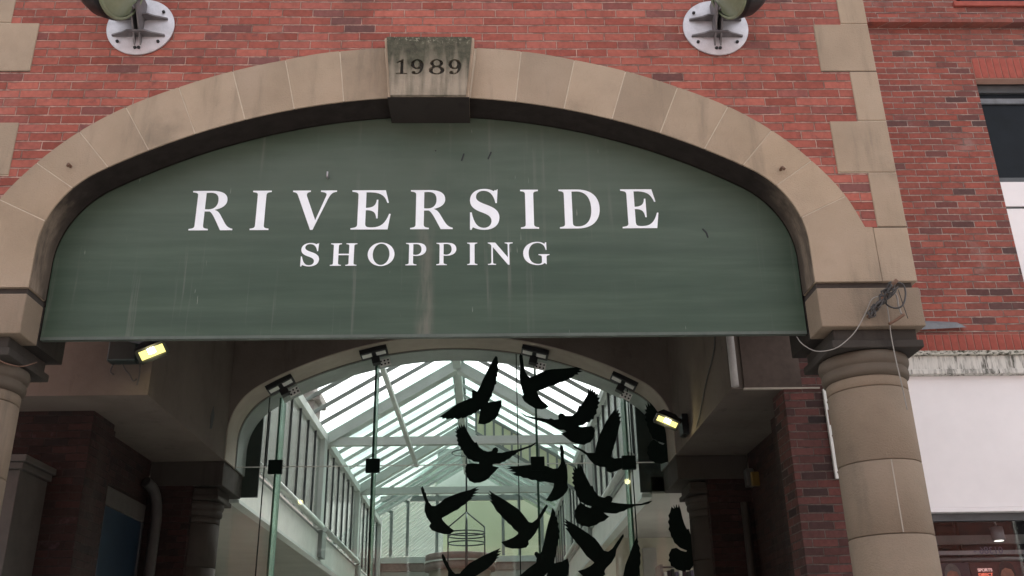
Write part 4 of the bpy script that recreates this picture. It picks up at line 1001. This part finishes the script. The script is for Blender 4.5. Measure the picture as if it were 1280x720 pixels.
# shop units inside the mall
ZC = ZB-.015
ls = thing('mall_shop', 'pale shop unit with lit window on the left inside the mall', 'shop unit', (-5.4, 18, 0), 'shop units in the mall')
MB().box(-5.9, -5.6, 12.3, 29.3, 0, ZC).build('wall', 'mall_wall', ls)
MB().box(-5.58, -5.2, 17.6, 18.1, 0, 3.3).build('pilaster', 'mall_cream', ls)
MB().box(-5.58, -5.25, 21.0, 21.5, 0, 3.3).build('pilaster', 'mall_cream', ls)
MB().box(-5.59, -5.40, 18.3, 20.8, 2.6, 3.1).build('sign_board', 'white_paint', ls)
MB().box(-5.59, -5.50, 18.3, 20.8, .1, 2.5).build('display_window', 'letter_violet', ls)
MB().box(-5.58, -5.45, 21.8, 22.1, 2.9, 3.3).build('wall_lamp', 'lit_panel', ls)
rs = thing('mall_shop', 'beige shop unit wall on the right inside the mall', 'shop unit', (3.5, 18, 0), 'shop units in the mall')
MB().box(XA+HW+.25, XA+HW+3.2, 16.2, 16.4, 0, ZC).build('wall', 'mall_cream', rs)
MB().box(XA+HW+.06, XA+HW+.24, 16.1, 29.3, 0, ZC).build('wall', 'mall_cream', rs)
MB().box(at(803, 690, 16.15).x, at(820, 690, 16.15).x, 16.12, 16.19, 1.6, at(810, 685, 16.15).z).build('notice_panel', 'mall_wall', rs)
rk = thing('clothes_rack', 'rail of striped clothes at the bottom right behind the glass', 'clothes rack', (3.0, 15.2, 0))
x_ = at(827, 716, 15.2).x; zt__ = at(850, 712, 15.2).z
for i in range(14):
    x = x_+.058*i
    MB().box(x, x+.048, 15.0, 15.5, zt__-.9, zt__-.05+.02*(i % 3)).build('garment', ('white_paint', 'poster_plum', 'cable_dark', 'letter_violet')[i % 4], rk, .008)
MB().tube([(x_-.05, 15.2, zt__+.04), (x_+.9, 15.2, zt__+.04)], .015, 8, 0).build('rail', 'rail_metal', rk)
MB().box(x_-.05, x_-.01, 15.0, 15.5, 0, zt__+.06).box(x_+.86, x_+.9, 15.0, 15.5, 0, zt__+.06).build('stand', 'rail_metal', rk)

# things outside the glass roof
ow = thing('outside_wall', 'pinkish brick wall outside the left clerestory windows', 'wall', (-5.2, 20, 4))
MB().box(-5.4, -5.1, 12.3, 70, 4.03, 8.85).build('wall', 'outside_brick', ow)
ow2 = thing('outside_wall', 'pale grey wall outside the right clerestory windows', 'wall', (4.2, 20, 4))
MB().box(4.0, 4.2, 12.3, 70, 4.03, 10.2).build('wall', 'mall_wall', ow2)
ch = thing('chimney_stack', 'brown chimney stack seen through the left edge of the glass roof', 'chimney', (-6, 31, 0))
yc_ = 31
cc = lambda u, v: at(u, v, yc_)
MB().box(cc(370, 500).x, cc(396, 500).x, 30.6, 31.8, 6, cc(390, 505).z).build('shaft', 'outside_brick', ch)
MB().box(cc(368, 500).x, cc(403, 500).x, 30.5, 31.9, cc(390, 505).z+.004, cc(390, 494).z).build('cap', 'outside_brick', ch, .03)
MB().box(cc(376, 480).x, cc(394, 480).x, 30.7, 31.6, cc(390, 494).z+.004, cc(390, 476).z).build('pot', 'outside_brick', ch, .04)

# ------------------------------------------------------------------ neighbour on the right
YN = 8.45
nb = thing('brick_building', 'mottled red brick building with sash windows to the right of the arch', 'building', (6, YN, 0))
wx0, wx1, wz0, wz1 = 5.245, 6.6, 4.75, 7.46
w2z = 8.42
W = MB()
W.box(2.79, wx0, YN, YN+.35, 4.59, 8.05); W.box(wx1, 9.5, YN, YN+.35, 4.59, 8.05)
W.box(wx0, wx1, YN, YN+.35, 4.59, wz0); W.box(wx0, wx1, YN, YN+.35, 7.72, 8.05)
W.box(2.79, wx0, YN+.002, YN+.35, 8.05, 8.42); W.box(wx0, 9.5, YN+.002, YN+.35, 8.05, 8.42)
W.box(2.79, wx0, YN+.002, YN+.35, 8.42, 11); W.box(wx1, 9.5, YN+.002, YN+.35, 8.42, 11); W.box(wx0, wx1, YN+.002, YN+.35, 10.6, 11)
W.build('brick_wall', 'mixed_brick', nb)
MB().box(2.758, 3.9, YN+.003, YN+.36, 0, 4.585).build('brick_pier', 'shaded_stained_brick', nb)
MB().box(3.0, 9.5, YN-.09, YN-.001, 8.13, 8.235).build('string_course', 'mixed_brick', nb, .004)
MB().box(2.8, 9.5, YN+.42, YN+.5, 3.2, 11).build('inner_lining', 'shop_dark', nb)
MB().box(2.8, 9.5, YN+.002, YN+4, 11.005, 11.1).build('roof', 'lead', nb)
MB().box(2.8, 3.0, YN+.505, YN+4, 7.5, 11).build('flank_wall', 'mixed_brick', nb)
def soldiers(x0, x1, z0, z1, nm):
    MB().box(x0, x1, YN-.006, YN+.10, z0, z1).build(nm, 'soldier_mortar', nb)
    m = MB(); n_ = int((x1-x0)/.0745)
    for i in range(n_):
        m.box(x0+.0745*i+.005, x0+.0745*i+.0695, YN-.013, YN+.02, z0+.006, z1-.006)
    m.build(nm, 'soldier_brick', nb)
soldiers(wx0-.0, wx1, 7.462, 7.718, 'window_lintel')
soldiers(3.95, 9.4, 4.39, 4.585, 'soldier_course')
wn = MB().box(wx0+.002, wx1-.002, YN+.12, YN+.2, 7.37, 7.46).box(wx0+.002, wx0+.07, YN+.12, YN+.2, 6.33, 7.369).box(wx1-.07, wx1-.002, YN+.12, YN+.2, 6.33, 7.369).box(wx0+.002, wx1-.002, YN+.11, YN+.2, 6.24, 6.329).build('upper_window', 'grey_frame', nb)
MB().box(wx0+.07, wx1-.07, YN+.155, YN+.17, 6.33, 7.369).build('pane', 'tv_glass', wn)
MB().box(wx0+.072, wx1-.072, YN+.13, YN+.2, 7.24, 7.30).build('rail', 'lead', wn)
bp = MB().box(wx0+.002, wx1-.002, YN+.03, YN+.09, 5.96, 6.235).build('white_panel', 'fascia_white', nb)
MB().box(wx0+.002, wx1-.002, YN+.04, YN+.09, 4.752, 5.935).build('white_panel', 'fascia_white', nb)
MB().box(wx0+.004, wx1-.004, YN+.05, YN+.09, 5.936, 5.958).build('shadow_gap', 'grey_frame', nb)
w2 = MB().box(wx0+.1, wx1-.1, YN+.10, YN+.16, 8.45, 10.5).build('upper_window', 'tv_glass', nb)
MB().box(wx0-.05, wx1+.05, YN-.03, YN+.1, 8.40, 8.46).build('window_sill', 'soldier_brick', nb)
# cornice
co = thing('shop_cornice', 'white weather-streaked cornice over the blank white shop fascia', 'cornice', (6, YN, 4.3))
MB().box(3.30, 9.4, YN-.13, YN+.05, 4.345, 4.386).build('ledge', 'mossy_ledge', co, .005)
MB().box(3.30, 9.4, YN-.095, YN+.05, 4.215, 4.343).build('frieze', 'weathered_cornice', co)
MB().box(3.30, 9.4, YN-.115, YN+.05, 4.165, 4.212).build('bead', 'weathered_cornice', co, .006)
fa = thing('shop_fascia', 'blank white shop fascia board beneath the streaked cornice', 'fascia', (6, YN, 3.5))
MB().box(3.32, 9.4, YN-.045, YN+.05, 2.965, 4.163).build('board', 'fascia_white', fa)
MB().box(3.32, 9.4, YN-.055, YN+.05, 2.925, 2.962).build('lower_trim', 'fascia_white', fa, .004)
# flashing
p = at(1160, 401, YN-.02); q_ = at(1206, 409, YN-.02)
o = MB().hexa([(p.x-.25, YN-.05, 4.70), (q_.x-.06, YN-.05, 4.675), (q_.x, YN-.05, 4.64), (p.x-.25, YN-.05, 4.615)], [(p.x-.25, YN-.002, 4.74), (q_.x-.06, YN-.002, 4.71), (q_.x, YN-.002, 4.675), (p.x-.25, YN-.002, 4.645)]).build('lead_flashing', 'lead'); tag(o, 'grey scrap of lead flashing above the red soldier bricks', 'flashing')
# white bracket on the brick pier
wb = thing('metal_channel', 'narrow white metal channel fixed upright on the brick pier beside the right column', 'bracket', (3.15, YN, 3.6))
MB().box(3.112, 3.168, YN-.03, YN+.001, 3.235, 4.06).build('channel', 'white_paint', wb, .003)
for z in (3.29, 3.62, 3.93): MB().lathe([(0, 0), (.013, 0), (.013, .003), (0, .004)], (3.145, YN-.03, z), (0, -1, 0), 10).build('fixing', 'rust', wb)
MB().box(3.128, 3.15, YN-.034, YN-.0305, 3.72, 3.86).build('rust_patch', 'rust', wb)
# shop window
sw = thing('shop_window', 'dark shop window with metal rails under the white fascia', 'shop window', (6, YN, 0))
MB().box(3.32, 9.4, YN+.02, YN+.10, 2.86, 2.923).build('head_frame', 'grey_frame', sw)
MB().box(3.32, 9.4, YN+.055, YN+.065, .5, 2.859).build('pane', 'shop_glass', sw)
MB().box(3.32, 9.4, YN-.03, YN+.10, 0, .498).build('stall_riser', 'shop_dark', sw)
sh = thing('shop_interior', 'dark shop interior with a maroon band behind the window', 'shop interior', (6, 10, 0))
MB().box(3.35, 9.4, 9.9, 10.0, 0, 3.2).build('back_wall', 'shop_dark', sh)
MB().box(3.35, 9.4, YN+.36, 10, 3.0, 3.1).build('ceiling', 'shop_dark', sh)
MB().box(3.32, 3.4, YN+.11, 9.9, 0, 3.0).build('side_wall', 'shop_dark', sh)
MB().box(3.41, 9.4, 8.95, 8.99, 2.72, 2.80).build('bulkhead_rail', 'pipe_grey', sh)
m = at(1217, 690, 8.9)
MB().box(m.x-.03, 9.4, 9.05, 9.1, 2.45, 2.95).build('maroon_band', 'shop_maroon', sh)
MB().box(3.41, 9.4, 8.72, 8.76, 2.60, 2.635).build('light_track', 'rail_metal', sh)
MB().tube([(3.41, 8.70, 2.555), (9.4, 8.70, 2.555)], .018, 10, 0).build('poster_rail', 'rail_metal', sh)
sp_ = thing('track_spotlight', 'pale cylindrical spotlight in the dark shop window', 'spotlight', tuple(at(1247, 668, 8.72)))
c = at(1247, 668, 8.72)
MB().lathe([(0, -.055), (.05, -.055), (.055, -.05), (.055, .06), (.045, .065), (0, .065)], c, (0, .1, 1), 24).build('shade', 'spot_shade', sp_)
MB().tube([c+Vector((0, 0, .06)), c+Vector((-.01, 0, .18))], .01, 8, 0).build('stem', 'rail_metal', sp_)
MB().lathe([(0, 0), (.04, 0), (.04, .003), (0, .003)], c-Vector((0, .0, .059)), (0, 0, 1), 16).build('lamp_face', 'ceiling_glow', sp_)
# reflected phone-code sign from across the street, modelled as mirrored digits on the pane
lt = thing('reflected_lettering', 'faint mirrored digits standing in for a reflected sign on the dark shop window', 'lettering', tuple(at(1234, 687, YN+.07)))
p = at(1236, 692, YN+.068)
text('digits', '01386 -', p.x, p.z, .085, YN+.068, YN+.070, 'letter_violet', lt, flip=True)
# posters
def poster(x0, x1, z0, z1, mat, lab):
    t = thing('poster', lab, 'poster', ((x0+x1)/2, 8.72, z0), 'posters in the shop window')
    MB().box(x0, x1, 8.70, 8.715, z0, z1).build('sheet', mat, t)
    return t
zt_ = 2.53
xA, xB, xC_, xD = at(1172, 712, 8.7).x, at(1212, 712, 8.7).x, at(1213, 712, 8.7).x, at(1300, 712, 8.7).x
pa = poster(xA, xB, 1.2, zt_, 'poster_plum', 'dim plum poster with a pale-haired head on the left of the shop window')
pb = poster(xC_, xD, 1.2, zt_, 'poster_red', 'red poster with glowing words and a dark-haired face in the shop window')
def head(t, u, v, s, hair, nm):
    c = at(u, v, 8.697)
    e = [(c.x+.062*s*math.cos(a)*(1-.18*math.sin(-a) if math.sin(a) < 0 else 1), c.z+.085*s*math.sin(a)) for a in [2*math.pi*i/24 for i in range(24)]]
    MB().prism(e, 8.695, 8.6985).build('printed_face', 'poster_skin', t)
    hr = [(c.x+.075*s*math.cos(a), c.z+.01+.10*s*math.sin(a)) for a in [R(-20+220*i/16) for i in range(17)]] + [(c.x-.045*s, c.z+.03*s), (c.x-.01*s, c.z+.05*s), (c.x+.045*s, c.z+.035*s)]
    MB().prism(hr, 8.6915, 8.6945).build('printed_hair', hair, t)
    MB().prism([(c.x-.03*s, c.z-.07*s), (c.x+.03*s, c.z-.07*s), (c.x+.05*s, c.z-.14*s), (c.x+.16*s, c.z-.2*s), (c.x+.16*s, c.z-.5*s), (c.x-.16*s, c.z-.5*s), (c.x-.16*s, c.z-.2*s), (c.x-.05*s, c.z-.14*s)], 8.6987, 8.6998).build('printed_body', 'poster_plum', t)
head(pa, 1191, 720, .95, 'poster_pale_hair', 'a'); head(pb, 1259, 717, 1.0, 'poster_dark_hair', 'b')
p = at(1231.5, 714.3, 8.697)
text('words', 'SPORTS', p.x, p.z, .038, 8.694, 8.6985, 'pale_neon', pb)
p = at(1232.5, 720.2, 8.697)
text('words', 'DIRECT', p.x, p.z, .038, 8.694, 8.6985, 'red_neon', pb)

# ------------------------------------------------------------------ left neighbour
pl = thing('shopfront_pilaster', 'pale shopfront pilaster with moulded cap at the lower left edge', 'pilaster', (-4.3, 8.3, 0))
MB().box(-4.6, -4.02, 8.40, 8.96, 0, 3.40).build('shaft', 'dim_trim', pl, .006)
MB().box(-4.65, -3.985, 8.36, 8.965, 3.402, 3.46).box(-4.68, -3.955, 8.33, 8.97, 3.461, 3.52).build('cap', 'dim_trim', pl, .008)

# ------------------------------------------------------------------ loose cables on the right impost
cb = thing('cable_bundle', 'tangle of loose cables hanging from a bracket on the right impost', 'cables', tuple(at(1105, 370, 5.97)))
def ap(u, v, y=5.97): return at(u, v, y)
b0, b1 = ap(1085, 398, 5.985), ap(1121, 350, 5.86)
MB().tube([b0, b0.lerp(b1, .5)+Vector((0, -.02, .01)), b1], .014, 8).build('bracket_rod', 'rust', cb)
rnd = random.Random(3)
for k in range(9):
    P = []
    for i in range(8):
        t_ = .02+.8*i/7
        q = b0.lerp(b1, t_); q = q+Vector((rnd.uniform(-.028, .028), -.012-rnd.uniform(0, .035), rnd.uniform(-.035, .035)))
        P.append(q)
    MB().tube(P, .006, 6).build('coiled_cable', 'cable_dark', cb)
MB().tube([ap(1108, 368), ap(1101, 370), ap(1090, 374), ap(1083, 389), ap(1072, 410), ap(1060, 424), ap(1043, 436), ap(1020, 439, 6.0), ap(1003, 430, 6.1), ap(996, 421, 6.2)], .0035, 6).build('pale_cable', 'cable_grey', cb)
MB().tube([ap(1107, 374), ap(1111, 395), ap(1114, 420), ap(1121, 455), ap(1123, 463), ap(1127, 480), ap(1134, 512)], .0036, 6).build('pale_cable', 'cable_grey', cb)
MB().tube([ap(1121, 353, 5.9), ap(1129, 356, 5.9), ap(1132, 368, 5.9), ap(1128, 382, 5.9), ap(1118, 385, 5.92), ap(1108, 380, 5.94), ap(1103, 370, 5.95)], .006, 6).build('dark_loop', 'cable_dark', cb)
MB().tube([ap(1116, 364, 5.93), ap(1121, 370, 5.93), ap(1123, 382, 5.93), ap(1127, 393, 5.93)], .006, 6).build('pale_cable', 'cable_grey', cb)
MB().tube([ap(1130, 393, 5.92), ap(1120, 400, 5.93), ap(1111, 405, 5.94)], .010, 8).build('broken_rod', 'rust', cb)
MB().tube([ap(1123, 362, 5.93), ap(1128, 378, 5.94), ap(1135, 398, 5.95)], .003, 5).build('thin_wire', 'cable_dark', cb)

# left cable under the left capital
o = MB().tube([at(-4, 449, 5.95), at(10, 455, 5.95), at(28, 458, 6.0), at(46, 453, 6.1)], .004, 6).build('hanging_cable', 'rust'); tag(o, 'thin grey cable looped under the left capital', 'cable')

# ------------------------------------------------------------------ ground
MB().box(-150, 150, -150, 150, -.3, 0).build('street', 'paving')['kind'] = 'structure'
MB().box(-5.6, 5.2, 12.2, 29.4, .002, .006).build('mall_floor', 'mall_floor')['kind'] = 'structure'

# ------------------------------------------------------------------ opposite side of the street (behind the viewer)
ot = thing('opposite_terrace', 'brick terrace with windows on the far side of the street', 'building', (0, -15, 0))  # unseen terrace, added to block low sky and darken the porch
MB().box(-26, 26, -22, -15, 0, 8.5).build('wall', 'mixed_brick', ot)
MB().prism([(-26.3, 8.503), (26.3, 8.503), (26.3, 10.5), (-26.3, 10.5)], -19.5, -18.5).build('roof', 'lead', ot)
for i in range(12):
    x = -23.5+4.1*i
    f = MB().box(x, x+1.3, -15.03, -14.95, 4.6, 6.6).build('window', 'white_paint', ot)
    MB().box(x+.08, x+1.22, -14.949, -14.94, 4.68, 6.52).build('pane', 'tv_glass', f)
    MB().box(x-.9, x+2.2, -15.02, -14.93, .5, 2.6).build('shop_pane', 'tv_glass', ot)
    MB().box(x-1.0, x+2.3, -15.03, -14.9, 2.8, 3.5).build('shop_board', 'grey_plastic', ot)

# ------------------------------------------------------------------ light
w = bpy.data.worlds.new('World'); S.world = w; w.use_nodes = True
nt = w.node_tree; bg = nt.nodes['Background']
sky = nt.nodes.new('ShaderNodeTexSky'); sky.sky_type = 'NISHITA'; sky.sun_disc = False
EL, AZ = R(52), R(18)
sky.sun_elevation = EL; sky.sun_rotation = AZ; sky.dust_density = 6; sky.air_density = 1.2
hs = nt.nodes.new('ShaderNodeHueSaturation'); hs.inputs['Saturation'].default_value = .18
nt.links.new(sky.outputs[0], hs.inputs['Color']); nt.links.new(hs.outputs[0], bg.inputs[0])
bg.inputs[1].default_value = .15
sl = bpy.data.lights.new('sun', 'SUN'); sl.energy = 1.2; sl.angle = R(35); sl.color = (1, .97, .93)
so = bpy.data.objects.new('sun', sl); COL.objects.link(so)
sd = Vector((math.sin(AZ)*math.cos(EL), math.cos(AZ)*math.cos(EL), math.sin(EL)))
so.rotation_euler = sd.to_track_quat('Z', 'Y').to_euler(); so.location = sd*40
S.view_settings.view_transform = 'Standard'; S.view_settings.look = 'None'; S.view_settings.gamma = 1; S.view_settings.use_curve_mapping = False
S.view_settings.exposure = 1.75
S.cycles.transparent_max_bounces = 32
S.cycles.max_bounces = 8
